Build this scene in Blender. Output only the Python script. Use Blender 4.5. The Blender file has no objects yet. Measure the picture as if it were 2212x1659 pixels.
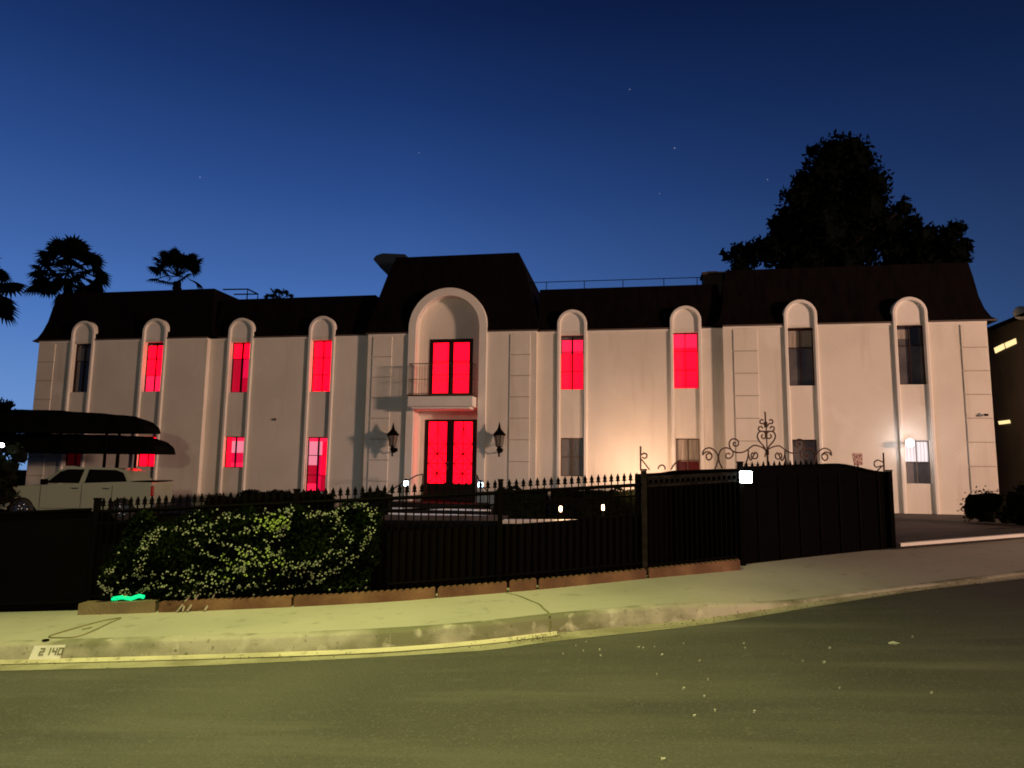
import bpy, bmesh, math, random
from mathutils import Vector, Matrix
random.seed(7)
R = math.radians
scene = bpy.context.scene
col = scene.collection
pi = math.pi

# ------------------------------------------------------------------ camera frame
FP, CX, CY = 1500.0, 1106.0, 829.5            # focal length and centre in 2212-px units
Zc = Vector((156, 11900, -1500)).normalized()
Xc = Vector((8676, 75, 1500)); Xc = (Xc - Zc * Xc.dot(Zc)).normalized()
Yc = Zc.cross(Xc)
M = Matrix((Xc, Yc, Zc))                       # camera -> world (x along the facade, y into it, z up)
def at(px, py, y):
    r = M @ Vector((px - CX, -(py - CY), -FP)); return r * (y / r.y)
fw = M @ Vector((0, 0, -1)); Dv = Vector((fw.x, fw.y, 0)).normalized(); Uv = Vector((Dv.y, -Dv.x, 0))
def W(u, d, z=0.0):
    p = Uv * u + Dv * d; return Vector((p.x, p.y, z))
def ud(p): return (p.x * Uv.x + p.y * Uv.y, p.x * Dv.x + p.y * Dv.y)

def interp(tab):
    def f(x):
        if x <= tab[0][0]:
            a, b = tab[0], tab[1]; return a[1] + (x - a[0]) * (b[1] - a[1]) / (b[0] - a[0])
        if x >= tab[-1][0]:
            a, b = tab[-2], tab[-1]; return b[1] + (x - b[0]) * (b[1] - a[1]) / (b[0] - a[0])
        for i in range(len(tab) - 1):
            if tab[i][0] <= x <= tab[i + 1][0]:
                x0, y0 = tab[i]; x1, y1 = tab[i + 1]
                m0 = (y1 - tab[i - 1][1]) / (x1 - tab[i - 1][0]) if i > 0 else (y1 - y0) / (x1 - x0)
                m1 = (tab[i + 2][1] - y0) / (tab[i + 2][0] - x0) if i + 2 < len(tab) else (y1 - y0) / (x1 - x0)
                h = x1 - x0; t = (x - x0) / h
                return ((2*t**3 - 3*t*t + 1) * y0 + (t**3 - 2*t*t + t) * h * m0 + (-2*t**3 + 3*t*t) * y1 + (t**3 - t*t) * h * m1)
    return f
BK = interp([(-20, 10.6), (-9, 9.15), (-6.3, 8.8), (-4.1, 8.58), (-1.65, 8.55), (-.34, 8.75), (.46, 8.93), (1.82, 9.36), (3.2, 9.85), (5.6, 10.74), (7.9, 11.3), (14, 13.6), (24, 18)])
KF = interp([(-20, 9.0), (-9, 7.65), (-5.2, 7.38), (-3, 7.2), (-1.3, 7.12), (-.27, 7.24), (.45, 7.45), (2.15, 7.82), (3.86, 8.5), (6.82, 9.5), (14, 12.2), (24, 16.6)])
LP = interp([(-20, 8.7), (-9, 7.35), (-4.96, 7.08), (-2.86, 6.92), (-.26, 6.96), (.38, 7.17), (2.1, 7.6), (3.72, 8.3), (5.25, 8.9), (6.75, 9.33), (14, 12.0), (24, 16.4)])
def cl(u): return 26 * math.tanh(u / 26)
def zroad(u): return -1.70 + .06 * cl(u)
def ss(a, b, x):
    t = max(0, min(1, (x - a) / (b - a))); return t * t * (3 - 2 * t)
def hk(u): return .185 - .15 * ss(1.5, 3.6, u)
def zback(u): return zroad(u) + .225
def zyard(u, d):
    b = BK(u); t = ss(b + .3, 18, d)
    return zback(u) * (1 - t) + (-1.56 + .02 * cl(u)) * t

# ------------------------------------------------------------------ helpers
def tag(o, label=None, cat=None, group=None, kind=None):
    if label: o['label'] = label
    if cat: o['category'] = cat
    if group: o['group'] = group
    if kind: o['kind'] = kind
    return o
def empty(name, loc, label, cat, group=None, rz=0):
    o = bpy.data.objects.new(name, None); col.objects.link(o); o.location = loc; o.rotation_euler.z = rz
    o.empty_display_size = .2
    return tag(o, label, cat, group)
def copy_tree(o, parent=None):
    c = o.copy(); col.objects.link(c); c.parent = parent
    for ch in list(o.children): copy_tree(ch, c)
    return c

class MB:
    """collects shapes and links them as one mesh object (world coordinates unless org given)"""
    def __init__(s): s.bm = bmesh.new(); s.mi = 0
    def face(s, pts, mi=None):
        vs = [s.bm.verts.new(p) for p in pts]
        f = s.bm.faces.new(vs); f.material_index = s.mi if mi is None else mi; return f
    def box(s, x0, x1, y0, y1, z0, z1, bev=0):
        v = [s.bm.verts.new((x, y, z)) for x in (x0, x1) for y in (y0, y1) for z in (z0, z1)]
        idx = [(0, 1, 3, 2), (4, 6, 7, 5), (0, 4, 5, 1), (2, 3, 7, 6), (0, 2, 6, 4), (1, 5, 7, 3)]
        fs = [s.bm.faces.new([v[i] for i in q]) for q in idx]
        for f in fs: f.material_index = s.mi
        if bev:
            es = {e for f in fs for e in f.edges}
            bmesh.ops.bevel(s.bm, geom=list(es), offset=bev, segments=2, affect='EDGES', profile=.5)
        return s
    def prism(s, pts, axis, a, b):
        """extrude polygon pts (2D) along axis from a to b. axis 'y': pts=(x,z); 'x': pts=(y,z); 'z': pts=(x,y)"""
        def P(p, t):
            return (p[0], t, p[1]) if axis == 'y' else ((t, p[0], p[1]) if axis == 'x' else (p[0], p[1], t))
        A = [s.bm.verts.new(P(p, a)) for p in pts]; B = [s.bm.verts.new(P(p, b)) for p in pts]
        n = len(pts)
        fs = [s.bm.faces.new(A), s.bm.faces.new(B[::-1])]
        for i in range(n): fs.append(s.bm.faces.new((A[i], B[i], B[(i + 1) % n], A[(i + 1) % n])))
        for f in fs: f.material_index = s.mi
        return fs
    def tube(s, pts, r, seg=6, closed=False, taper=None):
        pts = [Vector(p) for p in pts]; n = len(pts); rings = []
        up = Vector((0, 0, 1))
        for i, p in enumerate(pts):
            if closed: t = pts[(i + 1) % n] - pts[i - 1]
            else: t = pts[min(i + 1, n - 1)] - pts[max(i - 1, 0)]
            if t.length < 1e-9: t = Vector((0, 0, 1))
            t.normalize()
            a = t.cross(up)
            if a.length < .05: a = t.cross(Vector((0, 1, 0)))
            a.normalize(); b = a.cross(t)
            rr = r if taper is None else r * (1 + (taper - 1) * i / max(1, n - 1))
            rings.append([s.bm.verts.new(p + (a * math.cos(2 * pi * k / seg) + b * math.sin(2 * pi * k / seg)) * rr) for k in range(seg)])
        m = n if closed else n - 1
        for i in range(m):
            A, B = rings[i], rings[(i + 1) % n]
            for k in range(seg):
                f = s.bm.faces.new((A[k], A[(k + 1) % seg], B[(k + 1) % seg], B[k])); f.material_index = s.mi; f.smooth = seg > 5
        if not closed:
            s.bm.faces.new(rings[0][::-1]).material_index = s.mi; s.bm.faces.new(rings[-1]).material_index = s.mi
        return s
    def lathe(s, prof, c, seg=10, axis='z'):
        """prof: (r,h) list"""
        c = Vector(c); rings = []
        for r, h in prof:
            ring = []
            for k in range(seg):
                a = 2 * pi * k / seg
                v = Vector((r * math.cos(a), r * math.sin(a), h)) if axis == 'z' else Vector((r * math.cos(a), h, r * math.sin(a)))
                ring.append(s.bm.verts.new(c + v))
            rings.append(ring)
        for A, B in zip(rings, rings[1:]):
            for k in range(seg):
                f = s.bm.faces.new((A[k], A[(k + 1) % seg], B[(k + 1) % seg], B[k])); f.material_index = s.mi; f.smooth = seg > 8
        s.bm.faces.new(rings[0][::-1]).material_index = s.mi; s.bm.faces.new(rings[-1]).material_index = s.mi
        return s
    def build(s, name, mats, parent=None, org=None):
        if org is not None: bmesh.ops.translate(s.bm, verts=s.bm.verts, vec=-Vector(org))
        bmesh.ops.recalc_face_normals(s.bm, faces=s.bm.faces)
        me = bpy.data.meshes.new(name); s.bm.to_mesh(me); s.bm.free()
        o = bpy.data.objects.new(name, me); col.objects.link(o)
        for m in (mats if isinstance(mats, (list, tuple)) else [mats]): me.materials.append(m)
        if parent is not None: o.parent = parent
        elif org is not None: o.location = org
        return o

# ------------------------------------------------------------------ materials
def mat(name, c, rough=.8, metal=0, c2=None, scale=3, bump=0, bscale=40, detail=5, stretch=None, emis=None, estr=0, spec=.4, trans=0, cmid=(.35, .65), coat=0):
    m = bpy.data.materials.new(name); m.use_nodes = True; nt = m.node_tree; N, L = nt.nodes, nt.links
    b = N['Principled BSDF']; b.inputs['Base Color'].default_value = (*c, 1); b.inputs['Roughness'].default_value = rough
    b.inputs['Metallic'].default_value = metal; b.inputs['Specular IOR Level'].default_value = spec
    b.inputs['Transmission Weight'].default_value = trans; b.inputs['Coat Weight'].default_value = coat
    tc = N.new('ShaderNodeTexCoord'); vec = tc.outputs['Object']
    if stretch:
        mp = N.new('ShaderNodeMapping'); mp.inputs['Scale'].default_value = stretch; L.new(vec, mp.inputs[0]); vec = mp.outputs[0]
    if c2:
        n = N.new('ShaderNodeTexNoise'); n.inputs['Scale'].default_value = scale; n.inputs['Detail'].default_value = detail; L.new(vec, n.inputs['Vector'])
        r = N.new('ShaderNodeValToRGB'); r.color_ramp.elements[0].position = cmid[0]; r.color_ramp.elements[1].position = cmid[1]
        r.color_ramp.elements[0].color = (*c, 1); r.color_ramp.elements[1].color = (*c2, 1)
        L.new(n.outputs['Fac'], r.inputs[0]); L.new(r.outputs[0], b.inputs['Base Color'])
    if bump:
        n = N.new('ShaderNodeTexNoise'); n.inputs['Scale'].default_value = bscale; n.inputs['Detail'].default_value = 6; L.new(tc.outputs['Object'], n.inputs['Vector'])
        bp = N.new('ShaderNodeBump'); bp.inputs['Strength'].default_value = bump; bp.inputs['Distance'].default_value = .02
        L.new(n.outputs['Fac'], bp.inputs['Height']); L.new(bp.outputs[0], b.inputs['Normal'])
    if emis:
        b.inputs['Emission Color'].default_value = (*emis, 1); b.inputs['Emission Strength'].default_value = estr
    return m
def glow(name, c, strength, var=0.0, wave=22, rough=.15, hz=0.0):
    """lit curtain or blind behind glass: emission, folded cloth variation"""
    m = bpy.data.materials.new(name); m.use_nodes = True; nt = m.node_tree; N, L = nt.nodes, nt.links
    b = N['Principled BSDF']; b.inputs['Base Color'].default_value = (.02, .02, .02, 1); b.inputs['Roughness'].default_value = max(rough, .5); b.inputs['Specular IOR Level'].default_value = .12
    b.inputs['Emission Color'].default_value = (*c, 1); b.inputs['Emission Strength'].default_value = strength
    if var:
        tc = N.new('ShaderNodeTexCoord'); wv = N.new('ShaderNodeTexWave'); wv.wave_type = 'BANDS'; wv.bands_direction = 'X'
        wv.inputs['Scale'].default_value = wave; wv.inputs['Distortion'].default_value = 2; L.new(tc.outputs['Object'], wv.inputs['Vector'])
        no = N.new('ShaderNodeTexNoise'); no.inputs['Scale'].default_value = 1.5; L.new(tc.outputs['Object'], no.inputs['Vector'])
        mu = N.new('ShaderNodeMath'); mu.operation = 'MULTIPLY'; L.new(wv.outputs['Fac'], mu.inputs[0]); L.new(no.outputs['Fac'], mu.inputs[1])
        mr = N.new('ShaderNodeMapRange'); mr.inputs['To Min'].default_value = strength * (1 + var); mr.inputs['To Max'].default_value = strength * (1 - var)
        L.new(mu.outputs[0], mr.inputs['Value']); L.new(mr.outputs[0], b.inputs['Emission Strength'])
    return m

m_stucco = None
m_trim = mat('stucco_trim', (.78, .74, .67), .85, c2=(.84, .81, .75), scale=1.2, bump=.2, bscale=30, spec=.2)
m_groove = mat('stucco_groove', (.44, .40, .34), .9)
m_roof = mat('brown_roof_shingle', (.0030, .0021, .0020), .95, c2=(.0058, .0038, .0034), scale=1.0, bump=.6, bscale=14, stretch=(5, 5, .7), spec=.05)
m_fascia = mat('eave_fascia', (.10, .075, .06), .7)
m_iron = mat('black_iron', (.0024, .002, .0017), .8, spec=.02)
m_post = mat('weathered_iron', (.022, .018, .015), .7, c2=(.007, .006, .005), scale=9, spec=.05)
m_rust = mat('rusty_iron', (.10, .045, .025), .7, c2=(.05, .022, .014), scale=14)
m_frame = mat('dark_window_frame', (.03, .006, .006), .5, spec=.2)
m_brown = mat('brown_window_frame', (.13, .08, .055), .5)
m_red = glow('red_lit_curtain', (1, .0008, .0105), 3.4, .28)
m_red2 = glow('red_lit_drape', (1, .010, .05), 1.6, .30, 30)
m_reddk = glow('dim_red_curtain', (.42, .001, .018), 1.0, .35, 16)
m_redmd = glow('medium_red_curtain', (.75, .004, .05), 1.0, .2, 18)
m_pink = glow('pink_lit_room', (1, .26, .36), .85, .15, 5)
m_door = glow('red_door_glass', (1, .0008, .0100), 3.4, .2, 6)
m_glowbar = glow('glowing_red_bar', (.20, .0002, .001), 1.0)  # lattice and muntin bars given a dim red glow of their own
m_grey = mat('grey_window_blind', (.20, .19, .19), .35, c2=(.14, .13, .135), scale=5, stretch=(6, 1, .6), coat=.6)
m_glassdk = mat('dark_window_glass', (.045, .045, .05), .08, spec=.8, coat=.8)
m_glassgr = mat('grey_window_glass', (.085, .08, .082), .12, c2=(.14, .13, .125), scale=2, spec=.7, coat=.6)
m_blind = mat('pale_window_shade', (.42, .37, .31), .6, c2=(.26, .22, .19), scale=3, stretch=(9, 1, .4))
m_warmglass = glow('flood_glare_glow', (.95, .78, .78), .85, .5, 3)  # emission stands in for the floodlight's glare on the pane
m_curtred = mat('red_window_curtain', (.09, .005, .009), .8, c2=(.02, .003, .005), scale=2.4, emis=(1, .01, .03), estr=.02)
m_asph = None
m_white = mat('white_car_paint', (.30, .36, .27), .3, coat=.5, spec=.4)
m_tyre = mat('rubber', (.02, .02, .02), .8)
m_chrome = mat('wheel_metal', (.45, .45, .45), .3, metal=1)
m_redl = mat('tail_lens', (.35, .01, .01), .2, coat=1)
m_amb = mat('head_lens', (.6, .6, .6), .1, coat=1)
m_canvas = mat('black_canvas', (.0035, .0035, .003), 1, c2=(.005, .006, .004), scale=2, spec=0)
m_leafdk = mat('dark_leaves', (.004, .005, .0025), .9, c2=(.009, .011, .005), scale=4, spec=.02)
m_tree = mat('night_tree_foliage', (.0020, .0028, .0022), 1, c2=(.0035, .005, .004), scale=1.2, spec=0)
m_trunk = mat('bark', (.010, .008, .006), .95, spec=0, bump=.6, bscale=18)
m_vine = mat('vine_leaves', (.0022, .005, .001), .85, c2=(.0065, .0125, .0025), scale=6, spec=.02)
m_flower = mat('pale_blossom', (.11, .14, .07), .8, c2=(.25, .29, .18), scale=9)
m_flower2 = mat('yellow_green_shoot', (.20, .30, .05), .7)
m_lamp_blue = glow('blue_white_led', (.55, .78, 1), 9)
m_lamp_white = glow('cool_white_led', (.86, .97, 1), 14)
m_lamp_flood = glow('white_flood', (1, .93, .95), 26)
m_lamp_warm = glow('warm_lamp', (1, .62, .36), 12)
m_yellow = glow('yellow_lit_window', (1, .76, .34), 1.2, .1, 4)
m_green = glow('green_glow_tube', (.0, .9, .28), 1.3)
m_scrap = mat('pale_scrap', (.55, .56, .46), .7)
m_brick = None

def brick_mat():
    m = mat('red_brick_edging', (.26, .12, .07), .9, bump=.4, bscale=30); nt = m.node_tree; N, L = nt.nodes, nt.links
    n = N.new('ShaderNodeTexNoise'); n.inputs['Scale'].default_value = 2.2; n.inputs['Detail'].default_value = 4
    r = N.new('ShaderNodeValToRGB'); e = r.color_ramp.elements; e[0].position = .35; e[0].color = (.10, .045, .024, 1); e[1].position = .68; e[1].color = (.21, .115, .06, 1)
    tc = N.new('ShaderNodeTexCoord'); L.new(tc.outputs['Object'], n.inputs['Vector']); L.new(n.outputs['Fac'], r.inputs[0]); L.new(r.outputs[0], N['Principled BSDF'].inputs['Base Color'])
    return m
m_brick = brick_mat()

def layered(name, base, layers, rough=.85, bump=.3, bscale=60, bdist=.01):
    """base colour multiplied/mixed with several noise layers: (scale, stretch, pos0, pos1, colour, detail)"""
    m = bpy.data.materials.new(name); m.use_nodes = True; nt = m.node_tree; N, L = nt.nodes, nt.links; b = N['Principled BSDF']
    b.inputs['Roughness'].default_value = rough; b.inputs['Specular IOR Level'].default_value = .3
    tc = N.new('ShaderNodeTexCoord'); prev = None
    rgb = N.new('ShaderNodeRGB'); rgb.outputs[0].default_value = (*base, 1); prev = rgb.outputs[0]
    for (sc, st, p0, p1, c, det) in layers:
        mp = N.new('ShaderNodeMapping'); mp.inputs['Scale'].default_value = st; mp.inputs['Rotation'].default_value = (0, 0, R(-12)); L.new(tc.outputs['Object'], mp.inputs[0])
        n = N.new('ShaderNodeTexNoise'); n.inputs['Scale'].default_value = sc; n.inputs['Detail'].default_value = det; L.new(mp.outputs[0], n.inputs['Vector'])
        r = N.new('ShaderNodeMapRange'); r.inputs['From Min'].default_value = p0; r.inputs['From Max'].default_value = p1; r.clamp = True; L.new(n.outputs['Fac'], r.inputs['Value'])
        mx = N.new('ShaderNodeMix'); mx.data_type = 'RGBA'; L.new(r.outputs[0], mx.inputs[0]); L.new(prev, mx.inputs[6]); mx.inputs[7].default_value = (*c, 1)
        prev = mx.outputs[2]
    L.new(prev, b.inputs['Base Color'])
    n = N.new('ShaderNodeTexNoise'); n.inputs['Scale'].default_value = bscale; n.inputs['Detail'].default_value = 8; L.new(tc.outputs['Object'], n.inputs['Vector'])
    bp = N.new('ShaderNodeBump'); bp.inputs['Strength'].default_value = bump; bp.inputs['Distance'].default_value = bdist; L.new(n.outputs['Fac'], bp.inputs['Height']); L.new(bp.outputs[0], b.inputs['Normal'])
    return m
m_stucco = layered('white_stucco', (.80, .755, .67), [(.55, (1, 1, 1), .38, .66, (.72, .675, .59), 6), (1.0, (2.2, 2.2, .22), .56, .74, (.66, .61, .52), 5), (.9, (1, 1, .8), .60, .72, (.84, .80, .72), 4)], .92, .42, 24, .02)
m_asph = layered('asphalt', (.092, .091, .072), [(.35, (1, 1, 1), .40, .64, (.064, .064, .050), 3), (1.1, (.35, 2.4, 1), .52, .74, (.125, .123, .10), 6),
                 (.8, (.22, 1.6, 1), .56, .70, (.058, .058, .05), 5), (5, (1, 1, 1), .62, .80, (.105, .103, .088), 8), (55, (1, 1, 1), .54, .76, (.15, .148, .12), 4), (48, (1, 1, 1), .60, .76, (.05, .05, .042), 3)], .8, .35, 90)
m_walk = layered('sidewalk_concrete', (.45, .43, .36), [(.6, (1, 1, 1), .4, .65, (.37, .36, .30), 5), (5, (1, 1, 1), .60, .75, (.30, .29, .23), 6), (45, (1, 1, 1), .6, .8, (.50, .48, .41), 2)], .9, .25, 80)
m_kerb = layered('stained_kerb_concrete', (.40, .38, .31), [(1.7, (1, 1, 1.5), .42, .62, (.17, .17, .11), 6), (6, (1, 1, 1), .6, .72, (.48, .46, .38), 5), (14, (1, 1, 1), .62, .75, (.10, .10, .06), 4)], .9, .35, 60)
m_gutter = layered('gutter_concrete', (.36, .34, .24), [(2.2, (1, 1, 1), .45, .62, (.24, .225, .15), 6), (20, (1, 1, 1), .6, .75, (.16, .15, .10), 3)], .9, .4, 50)
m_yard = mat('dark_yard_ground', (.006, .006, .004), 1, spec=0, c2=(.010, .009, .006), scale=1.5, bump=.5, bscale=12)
m_drive = layered('driveway_surface', (.085, .06, .045), [(.8, (1, 1, 1), .4, .65, (.055, .04, .03), 5), (30, (1, 1, 1), .6, .8, (.12, .09, .07), 2)], .85, .3, 50)
m_paint = mat('white_kerb_paint', (.92, .92, .84), .6, c2=(.80, .80, .68), scale=9, cmid=(.55, .75))
m_digit = mat('faded_black_paint', (.20, .20, .10), .8)
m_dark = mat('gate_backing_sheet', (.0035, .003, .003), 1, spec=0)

# ------------------------------------------------------------------ ground sheets
us = [-300, -160, -90, -60, -45, -35] + [-30 + i * 1.0 for i in range(18)] + [-12 + i * .25 for i in range(97)] + [13 + i for i in range(14)] + [30, 36, 45, 60, 90, 160, 300]
def clampu(u): return max(-24, min(24, u))
def strip(rows, name, m, uu=us, smooth=True):
    """rows: list of functions u -> (d, z)"""
    bm = bmesh.new(); grid = []
    for u in uu:
        grid.append([bm.verts.new(W(u, *r(u))) for r in rows])
    for A, B in zip(grid, grid[1:]):
        for i in range(len(rows) - 1):
            f = bm.faces.new((A[i], B[i], B[i + 1], A[i + 1])); f.smooth = smooth
    bmesh.ops.recalc_face_normals(bm, faces=bm.faces)
    me = bpy.data.meshes.new(name); bm.to_mesh(me); bm.free(); o = bpy.data.objects.new(name, me); col.objects.link(o); me.materials.append(m); o['kind'] = 'structure'
    return o
L_ = lambda f: (lambda u: f(clampu(u)))
kf, lp, bk = L_(KF), L_(LP), L_(BK)
uu_near = [-24 + i * .25 for i in range(193)]
far = [60, 120, 300, 900]
strip([lambda u, k=k: (-k, zroad(u)) for k in (60, 30, 15, 8, 4, 2, 0)] + [lambda u, k=k: (k, zroad(u)) for k in (2, 4, 5.5)] + [lambda u: (lp(u), zroad(u))], 'road', m_asph)
strip([lambda u: (lp(u) - .02, zroad(u) + .004), lambda u: (lp(u) + (kf(u) - lp(u)) * .6, zroad(u) - .005), lambda u: (kf(u) - .012, zroad(u) + .012), lambda u: (kf(u) + .02, zroad(u) + .02)], 'gutter', m_gutter, uu_near)
m_line = layered('worn_pale_concrete', (.58, .54, .38), [(1.3, (1, 1, 1), .45, .65, (.40, .37, .26), 6), (9, (1, 1, 1), .58, .72, (.28, .26, .18), 4)], .9, .3, 50)
strip([lambda u: (kf(u) - .075, zroad(u) + .010), lambda u: (kf(u) - .02, zroad(u) + .020), lambda u: (kf(u) + .004, zroad(u) + .034)], 'gutter_seam', m_line, [-24 + i * .25 for i in range(99)])
strip([lambda u: (kf(u) + .0, zroad(u) - .05), lambda u: (kf(u) + .008, zroad(u) + hk(u) - .03), lambda u: (kf(u) + .035, zroad(u) + hk(u)), lambda u: (kf(u) + .16, zroad(u) + hk(u) + .004)], 'kerb', m_kerb, uu_near)
def zw(u, t):
    a = zroad(u) + hk(u) + .004; b = zback(u); return a * (1 - t) + b * t
strip([lambda u, t=t: (kf(u) + .16 + (bk(u) + .35 - kf(u) - .16) * t, zw(u, t)) for t in (0, .15, .35, .6, .8, 1)], 'pavement', m_walk, uu_near)
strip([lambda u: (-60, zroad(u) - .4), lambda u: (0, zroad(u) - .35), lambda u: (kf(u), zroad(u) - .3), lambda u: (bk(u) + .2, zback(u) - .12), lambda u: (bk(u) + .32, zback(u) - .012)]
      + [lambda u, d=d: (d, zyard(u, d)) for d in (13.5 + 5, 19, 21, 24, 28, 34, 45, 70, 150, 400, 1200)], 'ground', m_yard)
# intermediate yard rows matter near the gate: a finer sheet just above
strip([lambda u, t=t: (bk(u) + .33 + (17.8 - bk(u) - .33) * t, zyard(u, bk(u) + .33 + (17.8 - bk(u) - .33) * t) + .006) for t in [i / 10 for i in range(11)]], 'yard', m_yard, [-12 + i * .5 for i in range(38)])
# driveway on the right
strip([lambda u, t=t: (bk(u) + .1 + (23.5 - bk(u) - .1) * t, max(zyard(u, bk(u) + .1 + (23.5 - bk(u) - .1) * t), zback(u) * (1 - ss(0, .4, t)) + (-1.2) * ss(0, .4, t)) + .012) for t in [i / 14 for i in range(15)]], 'driveway', m_drive, [5.9 + i * .4 for i in range(46)])

# pavement joints
def joint(u, w=.012):
    mb = MB()
    a, b = kf(u) + .01, bk(u) + .05; n = 14; sk = -.62
    for i in range(n):
        t0, t1 = i / n, (i + 1) / n
        p = []
        for t, sgn in ((t0, -1), (t1, -1), (t1, 1), (t0, 1)):
            d = a + (b - a) * t; uu_ = u + sk * t * t * .9 + sgn * w + .01 * math.sin(t * 19)
            tt = max(0, (d - kf(uu_) - .16) / (bk(uu_) + .35 - kf(uu_) - .16))
            p.append(W(uu_, d, (zw(uu_, tt) if d > kf(uu_) + .16 else zroad(uu_) + hk(uu_)) + .005))
        mb.face(p)
    mb.face([W(u - w, kf(u) - .004, zroad(u) + .02), W(u + w, kf(u) - .004, zroad(u) + .02), W(u + w, kf(u) + .004, zroad(u) + hk(u) - .02), W(u - w, kf(u) + .004, zroad(u) + hk(u) - .02)])
    o = mb.build('pavement_joint', m_digit); o['kind'] = 'structure'
joint(.42)

# ------------------------------------------------------------------ HOUSE
YL, YP = 25.0, 24.8            # link wall plane, pavilion wall plane
ZE = 5.13
house = empty('mansion', (-6.6, 25, -1.6), 'long white two-storey mansion with dark mansard roof and red-lit windows behind the fence', 'mansion')
HO = Vector(house.location)
def hb(mb, name, m, parent=house): 
    o = mb.build(name, m, parent, org=HO if parent is house else None)
    return o
def sub(mb, name, m, parent):
    o = mb.build(name, m, parent, org=HO); return o
Z0 = -2.4
def wall_holes(mb, x0, x1, y, holes, depth=.2, zt=ZE, z0=Z0):
    xs = sorted({x0, x1} | {h[0] for h in holes} | {h[1] for h in holes}); zs = sorted({z0, zt} | {h[2] for h in holes} | {h[3] for h in holes})
    for a, b in zip(xs, xs[1:]):
        for c, d in zip(zs, zs[1:]):
            cx, cz = (a + b) / 2, (c + d) / 2
            if any(h[0] < cx < h[1] and h[2] < cz < h[3] for h in holes): continue
            mb.face([(a, y, c), (b, y, c), (b, y, d), (a, y, d)])
    for h in holes:
        a, b, c, d = h[:4]; yy = y + (h[4] if len(h) > 4 else depth)
        mb.face([(a, y, c), (a, yy, c), (a, yy, d), (a, y, d)]); mb.face([(b, y, c), (b, yy, c), (b, yy, d), (b, y, d)])
        if c > z0: mb.face([(a, y, c), (b, y, c), (b, yy, c), (a, yy, c)])
        if d < zt: mb.face([(a, y, d), (b, y, d), (b, yy, d), (a, yy, d)])
# windows: key -> (centre x, width, top z, bottom z, plane)
k_ = YP / 25
WIN = {'U1': (-22.31, .84, 5.01, 2.99, YP), 'U2': (-19.00, .86, 5.01, 2.99, YP), 'U3': (-15.32, .86, 4.97, 2.96, YL), 'U4': (-11.88, .86, 4.99, 2.97, YL),
       'U5': (-2.15, .83, 4.98, 2.98, YL), 'U6': (1.88, .88, 5.0, 2.99, YL), 'U7': (5.72, .85, 5.05, 3.03, YP), 'U8': (9.20, .89, 5.06, 3.04, YP),
       'L1': (-22.31, .84, 1.2, -.0, YP), 'L2': (-19.02, .84, 1.2, -.0, YP), 'L3': (-15.36, .86, 1.22, .01, YL), 'L4': (-11.9, .86, 1.22, -.85, YL),
       'L5': (-2.15, .82, 1.23, -.14, YL), 'L6': (1.9, .82, 1.23, -.3, YL), 'L7': (5.72, .80, 1.2, -.3, YP), 'L8': (9.22, .78, 1.19, -.22, YP)}
def hole(k): x, w, t, b, y = WIN[k]; return (x - w / 2, x + w / 2, b, t)
XL0, XL1, XC0, XC1, XR0, XR1 = -24.40, -16.67, -9.92, -3.43, 3.15, 11.54
w = MB()
wall_holes(w, XL0, XL1, YP, [hole('U1'), hole('U2'), hole('L1'), hole('L2')])
wall_holes(w, XL1, XC0, YL, [hole('U3'), hole('U4'), hole('L3'), hole('L4')])
AX, AIN, AOUT, AZ = -6.79, 1.21, 1.52, 5.33       # arch bay
wall_holes(w, XC0, XC1, YP, [(AX - AIN, AX + AIN, Z0, ZE, .36)])
wall_holes(w, XC1, XR0, YL, [hole('U5'), hole('U6'), hole('L5'), hole('L6')])
wall_holes(w, XR0, XR1, YP, [hole('U7'), hole('U8'), hole('L7'), hole('L8')])
for x, a, b in ((XL1, YP, YL), (XC0, YP, YL), (XC1, YP, YL), (XR0, YP, YL), (XL0, YP, 37), (XR1, YP, 37)):
    w.face([(x, a, Z0), (x, b, Z0), (x, b, ZE), (x, a, ZE)])
w.face([(XL0, 37, Z0), (XR1, 37, Z0), (XR1, 37, ZE), (XL0, 37, ZE)])
for x0, x1, y in ((XL0, XL1, YP), (XL1, XC0, YL), (XC1, XR0, YL), (XR0, XR1, YP)):
    w.face([(x0, y, ZE), (x1, y, ZE), (x1, 37, ZE), (x0, 37, ZE)])
wall = hb(w, 'wall', m_stucco)

# recess of the central bay: back panel with openings, arched head
def arcpts(cx, cz, r, n=28, a0=0, a1=pi): return [(cx + r * math.cos(a0 + (a1 - a0) * i / n), cz + r * math.sin(a0 + (a1 - a0) * i / n)) for i in range(n + 1)]
YB = YP + .36
bd = dict(x0=-7.55, x1=-5.92, z0=2.82, z1=4.92)        # balcony door
fd = dict(x0=at(915, 1000, YP + .75).x, x1=at(1029, 1000, YP + .75).x, z0=-1.12, z1=1.93)   # front door
rc = MB()
for x in (AX - AIN, AX + AIN): rc.face([(x, YP, ZE - .001), (x, YB, ZE - .001), (x, YB, AZ + .002), (x, YP, AZ + .002)])
wall_holes(rc, AX - AIN, AX + AIN, YB, [(bd['x0'], bd['x1'], bd['z0'], bd['z1'])], .1, zt=AZ, z0=2.3)
# semicircle back panel
pts = arcpts(AX, AZ, AIN)
for i in range(len(pts) - 1): rc.face([(AX, YB, AZ), (pts[i][0], YB, pts[i][1]), (pts[i + 1][0], YB, pts[i + 1][1])])
for i in range(len(pts) - 1): rc.face([(pts[i][0], YP, pts[i][1]), (pts[i + 1][0], YP, pts[i + 1][1]), (pts[i + 1][0], YB, pts[i + 1][1]), (pts[i][0], YB, pts[i][1])])
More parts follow.
